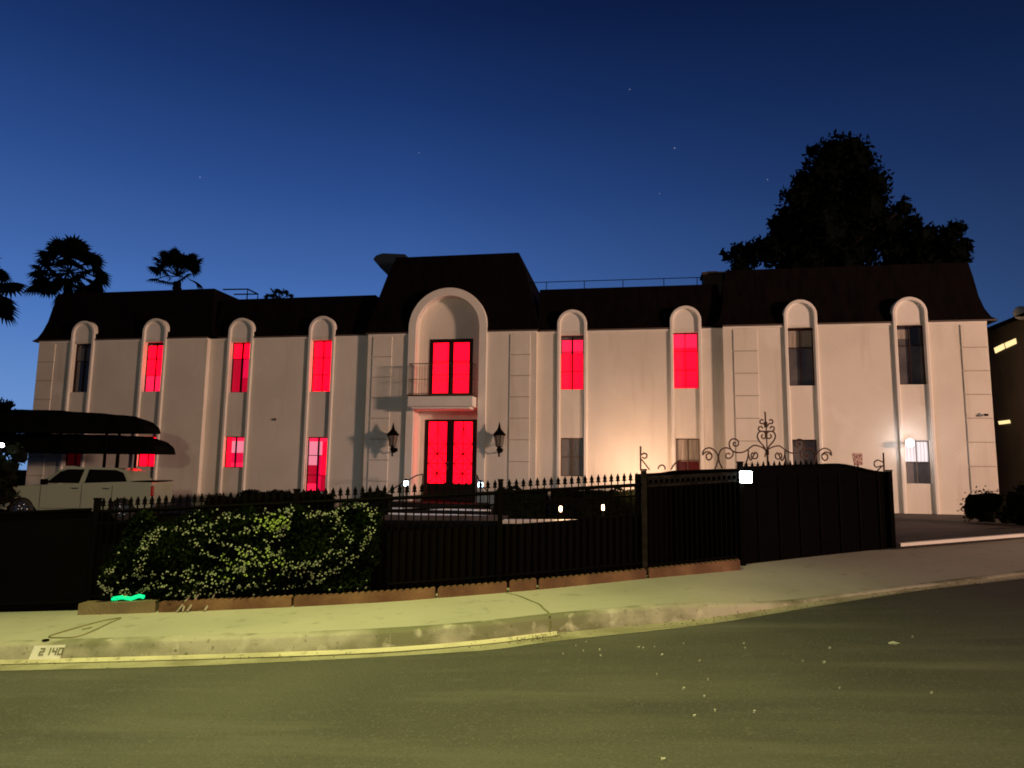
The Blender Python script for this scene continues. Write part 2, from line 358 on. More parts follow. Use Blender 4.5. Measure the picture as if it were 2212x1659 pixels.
# door recess (lower)
YD = YP + .75
for x in (AX - AIN, AX + AIN): rc.face([(x, YB, Z0), (x, YD, Z0), (x, YD, 2.3), (x, YB, 2.3)])
rc.face([(AX - AIN, YB, 2.3), (AX + AIN, YB, 2.3), (AX + AIN, YD, 2.3), (AX - AIN, YD, 2.3)])
wall_holes(rc, AX - AIN, AX + AIN, YD, [(fd['x0'], fd['x1'], Z0, fd['z1'])], .08, zt=2.3)
hb(rc, 'entrance_recess', m_stucco)

def surround(cx, y, half, band, zc, proud, zbot, name='window_surround'):
    mb = MB(); out = [(cx + half, zbot)] + arcpts(cx, zc, half, 28) + [(cx - half, zbot)]
    inn = [(cx + half - band, zbot)] + arcpts(cx, zc, half - band, 28) + [(cx - half + band, zbot)]
    yf = y - proud; bv = .018
    for i in range(len(out) - 1):
        o0, o1, i0, i1 = out[i], out[i + 1], inn[i], inn[i + 1]
        def lerp(p, q, t): return (p[0] + (q[0] - p[0]) * t, p[1] + (q[1] - p[1]) * t)
        tb = bv / band
        a0, a1, b0, b1 = lerp(o0, i0, tb), lerp(o1, i1, tb), lerp(i0, o0, tb), lerp(i1, o1, tb)
        V = lambda p, yy: (p[0], yy, p[1])
        mb.face([V(a0, yf), V(a1, yf), V(b1, yf), V(b0, yf)])
        mb.face([V(o0, yf + bv), V(o1, yf + bv), V(a1, yf), V(a0, yf)]); mb.face([V(b0, yf), V(b1, yf), V(i1, yf + bv), V(i0, yf + bv)])
        back = y + (1.3 if min(o0[1], o1[1]) > ZE - .2 else 0)
        mb.face([V(o0, yf + bv), V(o1, yf + bv), V(o1, back), V(o0, back)])
        mb.face([V(i0, yf + bv), V(i1, yf + bv), V(i1, y + .03), V(i0, y + .03)])
    return mb, inn, out
def small_arch(cx, y, top):
    half, band = .545, .115; zc = top - half
    mb, inn, out = surround(cx, y, half, band, zc, .075, Z0)
    # head panel
    V = lambda p, yy: (p[0], yy, p[1])
    pts = [p for p in inn if p[1] >= zc - 1e-6]
    poly = [(cx - half + band, ZE + .002)] + [(cx + half - band, ZE + .002)] + [p for p in pts]
    mb.face([V(p, y + .004) for p in poly])
    return hb(mb, 'window_surround', m_trim)
ARCH = [(-22.31, YP, 5.96), (-19.02, YP, 5.98), (-15.34, YL, 5.95), (-11.9, YL, 5.94), (-2.15, YL, 5.93), (1.89, YL, 5.96), (5.72, YP, 6.02), (9.20, YP, 6.01)]
for a in ARCH: small_arch(*a)
mb, inn, out = surround(AX, YP, AOUT, AOUT - AIN, AZ, .09, Z0)
hb(mb, 'entrance_arch', m_trim)

# quoin panels: raised pale blocks with grooves
def quoin(x0, x1, y, z0=-1.6, z1=5.02, step=.78, off=.35, name='quoin_panel'):
    mb = MB(); z = z1
    zz = z1
    while zz > z0:
        zb = max(z0, zz - step)
        mb.box(x0, x1, y - .028, y + .01, zb + .030, zz, .008)
        gm = MB(); gm.box(x0 + .004, x1 - .004, y - .006, y + .01, zb + .003, zb + .027); hb(gm, 'quoin_joint', m_groove); zz = zb
    return hb(mb, name, m_stucco)
quoin(-4.41, -3.66, YP); quoin(-9.72, -8.96, YP); quoin(3.49, 4.29, YP); quoin(10.73, XR1 - .02, YP); quoin(XL0 + .02, -23.6, YP)
# cornice strip under the eaves
for x0, x1, y in ((XL0, XL1, YP), (XL1, XC0, YL), (XC0, XC1, YP), (XC1, XR0, YL), (XR0, XR1, YP)):
    seg = [x0, x1]; cuts = sorted([(a[0] - .55, a[0] + .55) for a in ARCH if x0 < a[0] < x1] + ([(AX - AOUT, AX + AOUT)] if x0 < AX < x1 else []))
    cur = x0
    for a, b in cuts + [(x1, x1)]:
        if a - cur > .05:
            cn = MB(); cn.box(cur, a - .003, y - .030, y + .02, ZE - .07, ZE - .004); hb(cn, 'cornice', m_trim)
        cur = b + .003

# roof
def mansard(mb, x0, x1, yf, zt, prof, xl=True, xr=True, yb=37.3):
    """prof: list of (z, out_front, out_side)"""
    rings = []
    for z, of, os_ in prof:
        a = x0 - (os_ if xl else 0); b = x1 + (os_ if xr else 0)
        rings.append([(a, yf - of, z), (b, yf - of, z), (b, yb + os_, z), (a, yb + os_, z)])
    for A, B in zip(rings, rings[1:]):
        for k in range(4): mb.face([A[k], A[(k + 1) % 4], B[(k + 1) % 4], B[k]])
    mb.face(rings[-1]); mb.face(rings[0][::-1])
e = ZE + .004
pe = [(e, -.03, .34), (e + .05, -.03, .36), (e + .16, -.06, .18), (e + .45, -.14, .04), (e + .9, -.27, -.05), (6.75, -.40, -.12), (7.30, -.50, -.20)]
pk = [(e - .003, -.03, .0), (e + .05, -.03, .0), (e + .16, -.06, .0), (e + .45, -.14, 0), (e + .9, -.27, 0), (6.84, -.42, 0)]
pc = [(e - .001, .05, .10), (e + .06, .05, .10), (5.4, -.0, .05), (5.9, -.12, -.08), (6.7, -.27, -.28), (7.55, -.42, -.52), (8.25, -.52, -.80), (8.29, -.50, -.78)]
rf = MB()
def mans(x0, x1, yf, prof, yb): mansard(rf, x0, x1, yf, 0, prof, yb=yb)
mans(XL0, XL1, YP, pe, 36.9); mans(XR0, XR1, YP, pe, 36.95)
mans(XL1 + .1, XC0 - .02, YL, pk, 36.7); mans(XC1 + .02, XR0 - .1, YL, pk, 36.75)
# central pavilion: front slope cut around the arched head
def pcf(z, k):
    for a, b in zip(pc, pc[1:]):
        if a[0] <= z <= b[0] + 1e-9: t = (z - a[0]) / max(1e-6, b[0] - a[0]); return a[k] + (b[k] - a[k]) * t
    return pc[-1][k]
zs_ = [p[0] for p in pc]
rings = [[(XC0 - os_, YP - of, z), (XC1 + os_, YP - of, z), (XC1 + os_, 33, z), (XC0 - os_, 33, z)] for z, of, os_ in pc]
for A, B in zip(rings, rings[1:]):
    for q_ in (1, 2, 3): rf.face([A[q_], A[(q_ + 1) % 4], B[(q_ + 1) % 4], B[q_]])
rf.face(rings[-1])
xs_ = [XC0] + [AX - AOUT + .03 + (2 * AOUT - .06) * i / 24 for i in range(25)] + [XC1]
def zcut(x): 
    return pc[0][0] if abs(x - AX) >= AOUT - .031 else AZ + math.sqrt(max(0, (AOUT - .03) ** 2 - (x - AX) ** 2))
NZ = 10
def fp_(x, t):
    z0_ = zcut(x); z = z0_ + (pc[-1][0] - z0_) * t; os_ = pcf(z, 2)
    xx = x if x not in (XC0, XC1) else (x - os_ if x == XC0 else x + os_)
    if x not in (XC0, XC1): xx = x
    return (xx, YP - pcf(z, 1), z)
for a, b in zip(xs_, xs_[1:]):
    za_, zb_ = zcut(a), zcut(b)
    if a == XC0 or b == XC1:
        for i in range(len(pc) - 1):
            zA, zB = pc[i][0], pc[i + 1][0]
            L0 = (a - pcf(zA, 2) if a == XC0 else a); R0 = (b + pcf(zA, 2) if b == XC1 else b); L1 = (a - pcf(zB, 2) if a == XC0 else a); R1 = (b + pcf(zB, 2) if b == XC1 else b)
            rf.face([(L0, YP - pcf(zA, 1), zA), (R0, YP - pcf(zA, 1), zA), (R1, YP - pcf(zB, 1), zB), (L1, YP - pcf(zB, 1), zB)])
    else:
        for i in range(NZ): rf.face([fp_(a, i / NZ), fp_(b, i / NZ), fp_(b, (i + 1) / NZ), fp_(a, (i + 1) / NZ)])
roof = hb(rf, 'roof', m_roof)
for x0, x1, y in ((XL0 - .3, XL1, YP), (XL1, XC0, YL), (XC0 - .08, XC1 + .08, YP), (XC1, XR0, YL), (XR0, XR1 + .3, YP)):
    cuts = sorted([(a[0] - .55, a[0] + .55) for a in ARCH if x0 < a[0] < x1] + ([(AX - AOUT, AX + AOUT)] if x0 < AX < x1 else [])); cur = x0
    for a, b in cuts + [(x1, x1)]:
        if a - cur > .05:
            fa = MB(); fa.box(cur, a - .003, y - .055, y + .02, ZE + .006, ZE + .05); sub(fa, 'drip_edge', m_fascia, roof)
        cur = b + .003
ch = MB(); ch.box(2.62, 3.30, 25.65, 26.4, 6.5, 7.26, .02); ch.box(2.56, 3.36, 25.6, 26.45, 7.262, 7.36, .015); ch.box(2.75, 3.15, 25.8, 26.2, 7.363, 7.44, .01)
sub(ch, 'chimney', mat('sooty_brick', (.05, .035, .03), .9, bump=.5, bscale=20), roof)
rl = MB(); za = 7.18; yy = 25.75
rl.tube([(-3.9, yy, za + .04), (2.6, yy, za + .02)], .016, 5)
for x in (-3.2, -1.75, -.3, 1.2, 2.4): rl.tube([(x, yy, 6.83), (x, yy, za + .03)], .016, 5)
sub(rl, 'roof_railing', m_iron, roof)
rl = MB(); rl.tube([(-16.6, 25.5, 7.3), (-15.5, 25.5, 7.28), (-15.5, 25.5, 6.8)], .03, 6); rl.tube([(-16.6, 26.3, 7.3), (-15.5, 26.3, 7.28), (-15.5, 26.3, 6.8)], .03, 6); rl.tube([(-15.5, 25.5, 7.28), (-15.5, 26.3, 7.28)], .03, 6)
sub(rl, 'roof_pipe', m_iron, roof)
hn = MB(); P = [at(x, y, 26.6) for x, y in ((806, 560), (812, 552), (826, 547), (875, 549), (875, 600), (843, 600), (822, 579))]
hn.prism([(p.x, p.z) for p in P], 'y', 26.6, 28.8)
sub(hn, 'roof_scupper_hood', mat('blue_black_metal', (.012, .02, .04), .6), roof)
for x in (6.1,):
    rv = MB(); rv.lathe([(.05, 6.8), (.05, 7.26), (.08, 7.28), (.08, 7.34), (.02, 7.36)], (x, 26.0, 0), 8); sub(rv, 'roof_vent', m_fascia, roof)

# windows
def window(k, panes, fm=m_frame, mull=.035, hb_=(1/3, 2/3), hbw=.026, label=None, edge=.03):
    x, wd, t, b, y = WIN[k]; yf = y + .13
    a, c = x - wd / 2, x + wd / 2
    mb = MB()
    mb.box(a + .002, a + edge, yf, yf + .05, b + .002, t - .002); mb.box(c - edge, c - .002, yf, yf + .05, b + .002, t - .002)
    mb.box(a + edge, c - edge, yf, yf + .05, t - edge - .01, t - .002); mb.box(a + edge, c - edge, yf, yf + .05, b + .002, b + edge)
    if mull: mb.box(x - mull / 2, x + mull / 2, yf + .002, yf + .046, b + edge, t - edge - .01)
    for f in hb_:
        z = t - (t - b) * f; q = hbw / 2
        for s0, s1 in ((a + edge, x - mull / 2), (x + mull / 2, c - edge)): mb.box(s0, s1, yf + .006, yf + .04, z - q, z + q)
    o = sub(mb, 'window', fm, house) if False else mb.build('window', fm, house, org=HO)
    if label: o['label'] = label
    for (f0, f1, g0, g1, m) in panes:   # fractions: x from left, z from top
        pm = MB(); X0, X1 = a + .006 + (wd - .012) * f0, a + .006 + (wd - .012) * f1; T, B = t - (t - b) * g0, t - (t - b) * g1
        pm.box(X0, X1, yf + .055, yf + .065, B + .002, T - .002)
        pm.build('pane', m, o, org=HO)
    return o
window('U1', [(0, .45, .08, .34, m_grey), (.45, 1, .08, .34, m_glassgr), (0, 1, .34, 1, m_glassdk), (0, 1, 0, .08, m_glassdk)], hb_=(.35,), label='unlit dark window at the far left end of the upper storey')
window('U2', [(0, 1, .06, .66, m_red), (0, 1, .66, 1, m_red2), (0, 1, 0, .06, m_glassgr)], label='red-lit window with six lights')
window('U3', [(0, 1, 0, .32, m_red), (0, .52, .32, 1, m_reddk), (.52, 1, .32, .7, m_redmd), (.52, 1, .7, 1, m_reddk)], mull=.07, hb_=(.32,), label='red-lit window with dim lower sashes')
window('U4', [(0, 1, 0, 1, m_red)], label='evenly bright red window left of the entrance')
window('U5', [(0, 1, .0, .07, m_grey), (0, 1, .07, .33, m_red2), (0, 1, .33, 1, m_red)], mull=.06, hb_=(.07, .30, .33, .66), label='red-lit window with a grey strip at its head')
window('U6', [(0, 1, 0, .26, m_red2), (0, 1, .26, 1, m_red)], mull=.03, label='brightest red upper window right of the entrance')
window('U7', [(0, 1, .04, .34, m_blind), (0, 1, .34, 1, m_glassgr)], mull=.02, hb_=(.34,), label='unlit upper window with pale drape at its head')
window('U8', [(0, .55, .06, .22, m_blind), (.55, 1, .06, .34, m_glassdk), (0, .55, .22, .34, m_glassgr), (0, 1, .34, 1, m_glassgr), (0, 1, 0, .06, m_glassdk)], mull=.02, hb_=(.34,), label='unlit upper window nearest the right corner')
window('L1', [(0, 1, 0, 1, m_curtred)], hb_=(.5,))
window('L2', [(0, 1, 0, 1, m_red)], hb_=(.5,), label='red-lit lower window behind the pickup')
window('L3', [(0, .26, 0, 1, m_red), (.26, .9, 0, .14, m_red2), (.26, .86, .14, .52, m_pink), (.26, .86, .52, .84, m_redmd), (.86, 1, .0, 1, m_red2), (.26, .86, .84, 1, m_red2)], mull=.05, hb_=(), label='short red-lit lower window with pink centre')
window('L4', [(0, 1, 0, .08, m_red2), (0, .66, .08, .34, m_pink), (.66, 1, .08, .7, m_red), (0, .5, .34, .52, m_pink), (0, .5, .52, .86, m_reddk), (.5, .66, .34, 1, m_redmd), (.66, 1, .7, 1, m_reddk), (0, .5, .86, 1, m_red2)], mull=.06, hb_=(.34, .7), label='tall red-lit lower window with pink upper half')
window('L5', [(0, 1, 0, 1, m_grey)], fm=m_brown, mull=.05, hb_=(.5,), label='unlit grey lower window with brown frame')
window('L6', [(0, 1, 0, .52, m_blind), (0, 1, .52, 1, m_curtred)], fm=m_brown, mull=.02, hb_=(.5,), label='lower window with pale shade over a red curtain')
window('L7', [(0, 1, 0, 1, m_glassgr)], mull=.0, hb_=(), label='dark lower window behind the gate scrollwork')
window('L8', [(0, 1, 0, .5, m_warmglass), (0, 1, .5, 1, m_grey)], fm=m_grey, mull=.025, hb_=(.5,), label='lower window at right, upper half glowing in place of floodlight glare')

# balcony door
b_ = MB(); x0, x1, z0, z1 = bd['x0'], bd['x1'], bd['z0'], bd['z1']; y = YB - .02; xm = (x0 + x1) / 2
b_.box(x0 - .03, x0 + .11, y, y + .09, z0, z1 + .04); b_.box(x1 - .11, x1 + .03, y, y + .09, z0, z1 + .04); b_.box(x0 + .11, x1 - .11, y, y + .09, z1 - .10, z1 + .04)
b_.box(xm - .095, xm + .095, y + .004, y + .085, z0, z1 - .10); b_.box(x0 + .11, x1 - .11, y + .002, y + .088, z0, z0 + .07)
m_dframe = mat('dark_red_door_wood', (.018, .003, .003), .5, spec=.2)
bdoor = b_.build('balcony_door', m_dframe, house, org=HO)
for a, c in ((x0 + .11, xm - .095), (xm + .095, x1 - .11)):
    g = MB(); g.box(a + .002, c - .002, y + .05, y + .06, z0 + .07, z1 - .10); g.build('door_glass', m_red, bdoor, org=HO)
    for f in (.37, .63):
        g = MB(); g.box(a, c, y + .03, y + .048, z1 - .1 - (z1 - z0 - .17) * f - .012, z1 - .1 - (z1 - z0 - .17) * f + .012); g.build('muntin', m_glowbar, bdoor, org=HO)
# balcony
bal = MB(); bx0, bx1 = AX - 1.30, AX + 1.16; yf = YP - .62
bal.box(bx0, bx1, yf, YB - .03, 2.30, 2.68, .03); bal.box(bx0 + .12, bx1 - .12, yf + .1, YB - .03, 2.22, 2.298, .02)
balcony = bal.build('balcony', m_trim, house, org=HO)
rl = MB(); rl.box(bx0 - .01, bx1 + .01, yf - .01, YP - .1, 2.684, 2.74)
for (p, q) in (((bx0 + .03, yf + .03), (bx1 - .03, yf + .03)), ((bx0 + .03, yf + .03), (bx0 + .03, YP - .1)), ((bx1 - .03, yf + .03), (bx1 - .03, YP - .1))):
    for zz in (2.78, 3.30, 3.88): rl.tube([(p[0], p[1], zz), (q[0], q[1], zz)], .010 if zz < 3.8 else .016, 5)
    ln = math.hypot(q[0] - p[0], q[1] - p[1]); n = int(ln / .10)
    for i in range(n + 1): 
        t = i / n; rl.tube([(p[0] + (q[0] - p[0]) * t, p[1] + (q[1] - p[1]) * t, 2.74), (p[0] + (q[0] - p[0]) * t, p[1] + (q[1] - p[1]) * t, 3.88)], .0055, 4)
rl.build('railing', m_rust, balcony, org=HO)

# front door
f_ = MB(); x0, x1, z0, z1 = fd['x0'], fd['x1'], fd['z0'], fd['z1']; y = YD + .01; xm = (x0 + x1) / 2
gl = [(at(924.5, 980, y).x, at(964, 980, y).x), (at(979.5, 980, y).x, at(1019.5, 980, y).x)]; gt, gb = at(970, 911, y).z, at(970, 1044.5, y).z
f_.box(x0 + .002, gl[0][0], y, y + .09, z0, z1 - .002); f_.box(gl[0][1], gl[1][0], y, y + .09, z0, z1 - .002); f_.box(gl[1][1], x1 - .002, y, y + .09, z0, z1 - .002)
for a, c in gl: f_.box(a + .001, c - .001, y + .003, y + .087, gt, z1 - .004); f_.box(a + .001, c - .001, y + .003, y + .087, z0, gb)
door = f_.build('front_door', m_dframe, house, org=HO)
for a, c in gl:
    g = MB(); g.box(a, c, y + .05, y + .06, gb, gt); g.build('door_glass', m_door, door, org=HO)
    g = MB(); cx = (a + c) / 2; hh = (gt - gb); t = .017
    def bar(p, q, tt=t):
        p, q = Vector(p), Vector(q); n = (q - p).normalized(); nn = Vector((-n.y, n.x)) * tt
        pts = [p + nn, q + nn, q - nn, p - nn]; g.prism([(v.x, v.y) for v in pts], 'y', y + .034, y + .046)
    bar((cx, gb + .01), (cx, gt - .01))
    for i in range(5):
        z = gt - hh * [.36, .52, .68, .84, 1][i]
        if i < 4: bar((a + .01, z), (c - .01, z))
    for zc in (gt - hh * .52, gt - hh * .84):
        for sx in (a + .01, c - .01):
            for dz in (-.16, .16): bar((cx, zc), (sx, zc + dz * hh))
    for sx, s in ((a + .01, 1), (c - .01, -1)):       # curved bars at the head
        prev = None
        for i in range(9):
            an = pi / 2 * i / 8; p = (cx - s * (.02 + (cx - a - .03) * math.sin(an)), gt - .01 - hh * .30 * (1 - math.cos(an)) )
            p = (cx - s * ((cx - a - .01) * (1 - math.cos(an))), gt - hh * .34 * math.sin(an))
            if prev: bar(prev, p, .010)
            prev = p
    g.build('glass_pattern', m_glowbar, door, org=HO)
hd = MB(); hd.tube([(xm - .06, y - .03, .35), (xm - .06, y - .06, .30), (xm - .06, y - .06, .10), (xm - .06, y - .03, .05)], .012, 6)
hd.build('door_handle', m_chrome, door, org=HO)
# porch steps
st = MB(); 
for i, (hw, yy, zt) in enumerate(((1.75, 23.5, -1.12), (2.1, 23.1, -1.28), (2.45, 22.7, -1.44))):
    st.box(AX - hw, AX + hw, yy, YP - .1 - i * .02, -2.2, zt, .012)
steps_o = hb(st, 'porch_steps', mat('porch_tile', (.014, .012, .011), .7, c2=(.009, .008, .007), scale=4, spec=.1))
for hw, yy, zt in ((2.1, 23.1, -1.28), (2.45, 22.7, -1.44)):
    g = MB(); g.box(AX - hw, AX + hw, yy - .03, yy + .02, zt - .045, zt + .006, .004); sub(g, 'step_nosing', m_trim, steps_o)
# ------------------------------------------------------------------ wall lanterns
def lantern(px, py, label):
    p = at(px, py, YP - .36); o = empty('wall_lantern', (p.x, YP, p.z), label, 'wall lantern', 'iron lanterns flanking the front door')
    X, Y, Z = p.x, YP - .34, p.z
    b = MB(); b.tube([(X, YP, Z - .42), (X, YP - .2, Z - .46), (X, Y, Z - .30)], .025, 8); b.tube([(X, YP, Z - .1), (X, YP - .16, Z - .16), (X, Y, Z - .22)], .016, 6)
    b.lathe([(.09, -.0), (.09, .03)], (X, YP - .03, Z - .36), 10, axis='y'); b.lathe([(.005, -.62), (.035, -.58), (.03, -.5), (.06, -.42), (.10, -.34), (.06, -.28), (.12, -.24)], (X, Y, Z), 8)
    b.build('bracket', m_iron, o, org=o.location)
    c = MB(); c.lathe([(.24, .16), (.225, .20), (.12, .32), (.07, .38), (.05, .44), (.045, .48), (.015, .60), (.003, .66)], (X, Y, Z), 12)
    for k in range(6):
        a = 2 * pi * k / 6; c.tube([(X + .12 * math.cos(a), Y + .12 * math.sin(a), Z - .24), (X + .19 * math.cos(a), Y + .19 * math.sin(a), Z + .17)], .010, 5)
    c.build('lantern_cap', m_iron, o, org=o.location)
    g = MB(); g.lathe([(.105, -.235), (.175, .155)], (X, Y, Z), 6)
    g.build('lantern_glass', mat('smoked_glass', (.30, .28, .24), .15, trans=.6, spec=.6), o, org=o.location)
lantern(848, 950, 'black iron lantern left of the red double door')
lantern(1078, 950, 'black iron lantern right of the red double door')
# security camera and wall fitting
p = at(2123, 897, YP); sc_ = empty('security_camera', p, 'small white security camera on the right corner of the mansion', 'security camera')
s = MB(); s.lathe([(.06, -.0), (.05, -.07)], (p.x - .06, YP, p.z + .02), 10, axis='y'); s.tube([(p.x - .06, YP - .04, p.z + .02), (p.x, YP - .14, p.z)], .018, 6); s.build('mount', m_trim, sc_, org=p)
s = MB(); s.box(p.x - .02, p.x + .10, YP - .16, YP - .09, p.z - .035, p.z + .035, .012); s.build('camera_body', m_post, sc_, org=p)
p = at(595, 906, YL); s = MB(); s.lathe([(.05, .0), (.055, -.04), (.02, -.07)], p, 10, axis='y'); tag(s.build('wall_fitting', m_brown, None, org=p), 'small round brown fitting alone on the white wall between two left windows', 'wall fitting')

# ------------------------------------------------------------------ FENCE
def fz(u, d): return zback(u) + .0
def fp(u, off=.28): d = BK(u) + off; return W(u, d, zback(u))
fence = empty('iron_fence', fp(-2), 'black iron picket fence with spear tips beside the pavement', 'fence'); FO = Vector(fence.location)
FU0, FU1 = -5.25, 1.83
def rail_path(u0, u1, h, off=.28, n=None):
    n = n or max(2, int((u1 - u0) / .2)); return [fp(u0 + (u1 - u0) * i / n, off) + Vector((0, 0, h)) for i in range(n + 1)]
for h, r in ((1.21, .024), (1.06, .014), (.16, .018)):
    rl = MB(); rl.tube(rail_path(FU0, FU1, h), r, 4); rl.build('rail', m_iron, fence, org=FO)
# a picket: square bar with spear head, built once
pk_ = MB(); pk_.box(-.008, .008, -.008, .008, .06, 1.27)
pk_.box(-.030, .030, -.005, .005, 1.275, 1.295)
pk_.prism([(-.010, 1.27), (.010, 1.27), (.026, 1.325), (.010, 1.36), (0, 1.385), (-.010, 1.36), (-.026, 1.325)], 'y', -.008, .008)
ang = math.atan2(Uv.y, Uv.x)
pk0 = None; n = 0; u = FU0 + .08
step = .092
posts_u = [-5.25, -2.68, -.13, 1.83]
picks = []
while u < FU1 - .04:
    if min(abs(u - q) for q in posts_u) > .05: picks.append(u)
    u += step
picks = picks[-99:]
for u in picks:
    if pk0 is None: pk0 = pk_.build('picket', m_iron, fence); o = pk0
    else: o = pk0.copy(); col.objects.link(o); o.parent = fence
    o.location = fp(u) - FO; o.rotation_euler = (0, 0, ang)
def post(u, h, m, w_=.032, off=.28, par=fence, org=None, cap=True):
    p = MB(); p.box(-w_, w_, -w_, w_, -.05, h, .004)
    if cap: p.box(-w_ - .006, w_ + .006, -w_ - .006, w_ + .006, h + .001, h + .025, .004)
    o = p.build('post', m, par); o.location = fp(u, off) - (org or FO); o.rotation_euler = (0, 0, ang); return o
for u in posts_u[:3]: post(u, 1.36, m_iron)
post(posts_u[3], 1.40, m_post, .034)
# dark mesh sheet fixed behind the lower half of the pickets
sh = MB()
pa = rail_path(FU0, FU1, .08, .31); pb = rail_path(FU0, FU1, .80, .31); pc_ = rail_path(FU0, FU1, .08, .315); pd = rail_path(FU0, FU1, .80, .315)
for i in range(len(pa) - 1):
    sh.face([pa[i], pa[i + 1], pb[i + 1], pb[i]]); sh.face([pc_[i], pc_[i + 1], pd[i + 1], pd[i]])
    sh.face([pb[i], pb[i + 1], pd[i + 1], pd[i]])
sh.build('privacy_mesh', m_dark, fence, org=FO)

# left gate panel (black solid) beyond the bush
lg = empty('solid_gate', fp(-7.5), 'black solid-backed driveway gate at the left end of the fence', 'gate'); GO = Vector(lg.location)
sh = MB(); pa = rail_path(-13.0, -5.32, -.02, .30); pb = rail_path(-13.0, -5.32, 1.22, .30)
for i in range(len(pa) - 1):
    a, b, c, d = pa[i], pa[i + 1], pb[i + 1], pb[i]; o2 = Dv * .02
    sh.face([a, b, c, d]); sh.face([a + o2, b + o2, c + o2, d + o2]); sh.face([c, d, d + o2, c + o2])
sh.build('gate_panel', m_dark, lg, org=GO)
for h in (1.24, .1):
    rl = MB(); rl.tube(rail_path(-13.0, -5.32, h, .27), .022, 4); rl.build('rail', m_iron, lg, org=GO)
for u in (-13, -10.4, -7.9):
    post(u, 1.27, m_iron, .03, .24, lg, GO)

# ring-topped fence panel between the two tall posts, right solid panel
UG0, UG1, UG2 = 1.83, 3.33, 6.02
rp = empty('ring_topped_panel', fp(2.5), 'black fence panel with a row of iron rings under its top rail', 'fence panel'); RO = Vector(rp.location)
for h, r in ((1.30, .020), (1.185, .016), (.12, .018)):
    rl = MB(); rl.tube(rail_path(UG0 + .04, UG1 - .04, h, .28, 8), r, 4); rl.build('rail', m_post if h > .5 else m_iron, rp, org=RO)
nr = 17; ring = None
for i in range(nr):
    u = UG0 + .10 + (UG1 - UG0 - .2) * i / (nr - 1)
    if ring is None:
        g = MB(); g.tube([(.040 * math.cos(2 * pi * k / 14), 0, .040 * math.sin(2 * pi * k / 14)) for k in range(14)], .009, 5, closed=True); ring = g.build('ring', m_post, rp); o = ring
    else: o = ring.copy(); col.objects.link(o); o.parent = rp
    o.location = fp(u) + Vector((0, 0, 1.243)) - RO; o.rotation_euler = (0, 0, ang + .3)
bar0 = None
for i in range(18):
    u = UG0 + .09 + (UG1 - UG0 - .18) * i / 17
    if bar0 is None: g = MB(); g.box(-.008, .008, -.008, .008, .08, 1.18); bar0 = g.build('bar', m_iron, rp); o = bar0
    else: o = bar0.copy(); col.objects.link(o); o.parent = rp
    o.location = fp(u) - RO; o.rotation_euler = (0, 0, ang + .3)
rs = empty('solid_fence_panel', fp(4.6), 'black solid-backed panel with small spikes right of the lamp post', 'fence panel'); SO = Vector(rs.location)
sh = MB(); 
def off_(u): return .28 + .0 * u
pa = rail_path(UG1 + .03, UG2, -.02, .30, 20); 
pb = [p + Vector((0, 0, 1.39 + (.0 if False else -.16 * ss(.62, 1.0, i / 20) - .03 * ss(0, 1, i / 20)))) for i, p in enumerate(pa)]
for i in range(len(pa) - 1):
    a, b, c, d = pa[i], pa[i + 1], pb[i + 1], pb[i]; o2 = Dv * .03
    sh.face([a, b, c, d]); sh.face([a + o2, b + o2, c + o2, d + o2]); sh.face([c, d, d + o2, c + o2])
a, d = pa[-1], pb[-1]; sh.face([a, d, d + o2, a + o2])
sh.build('panel_sheet', m_dark, rs, org=SO)
rl = MB(); rl.tube([p - Dv * .02 for p in pb], .020, 4); rl.build('rail', m_iron, rs, org=SO)
spk = None
for i in range(15):
    q = pb[int(.5 + i * .75)]
    if spk is None: g = MB(); g.prism([(-.014, 0), (.014, 0), (.020, .03), (0, .085), (-.020, .03)], 'y', -.006, .006); spk = g.build('spike', m_iron, rs); o = spk
    else: o = spk.copy(); col.objects.link(o); o.parent = rs
    t = i / 14 * 10; j = int(t); f = t - j; q = pb[j] * (1 - f) + pb[min(j + 1, 20)] * f
    o.location = q - SO; o.rotation_euler = (0, 0, ang + .3)
post(UG1, 1.44, m_iron, .036, .26, rs, SO)
post(UG2, 1.20, m_iron, .035, .28, rs, SO)

for i in range(7):
    u = UG1 + .3 + (UG2 - UG1 - .5) * i / 6
    g = MB(); g.box(-.015, .015, -.012, .0, .02, 1.2); o = g.build('rib', m_iron, rs); o.location = fp(u, .295) - SO; o.rotation_euler = (0, 0, ang + .3)
for h in (.22, 1.12):
    g = MB(); g.tube([p + Vector((0, 0, h)) - Dv * .02 for p in pa[:20]], .016, 4); g.build('rail', m_iron, rs, org=SO)
# driveway gate with scrollwork, just behind those panels
GU0, GU1 = 1.95, 6.0
def gp(s, h):     # s 0..1 across the gate, h above its base line
    a = W(GU0, BK(GU0) + .95, 0); b = W(GU1, BK(GU1) + .62, 0); p = a.lerp(b, s); p.z = zback(GU0) + (zback(GU1) - zback(GU0)) * s - .06 * 0 + h; return p
a_, b_2 = gp(0, 0), gp(1, 0)
gate = empty('scrolled_gate', gp(.5, 0), 'driveway gate topped by rusty iron scrolls and a tall central finial', 'gate'); KO = Vector(gate.location)
def fromP(px, py):  # picture position -> gate plane
    n_ = (b_2 - a_).cross(Vector((0, 0, 1))).normalized(); r = M @ Vector((px - CX, -(py - CY), -FP)); return r * (a_.dot(n_) / r.dot(n_))
sh = MB(); N_ = 20
tops = [fromP(1372 + (1925 - 1372) * i / N_, 1026 - 11 * math.sin(pi * min(1, i / N_ * .9 + .06)) - (3 if 2 < i < 17 else 0)) for i in range(N_ + 1)]
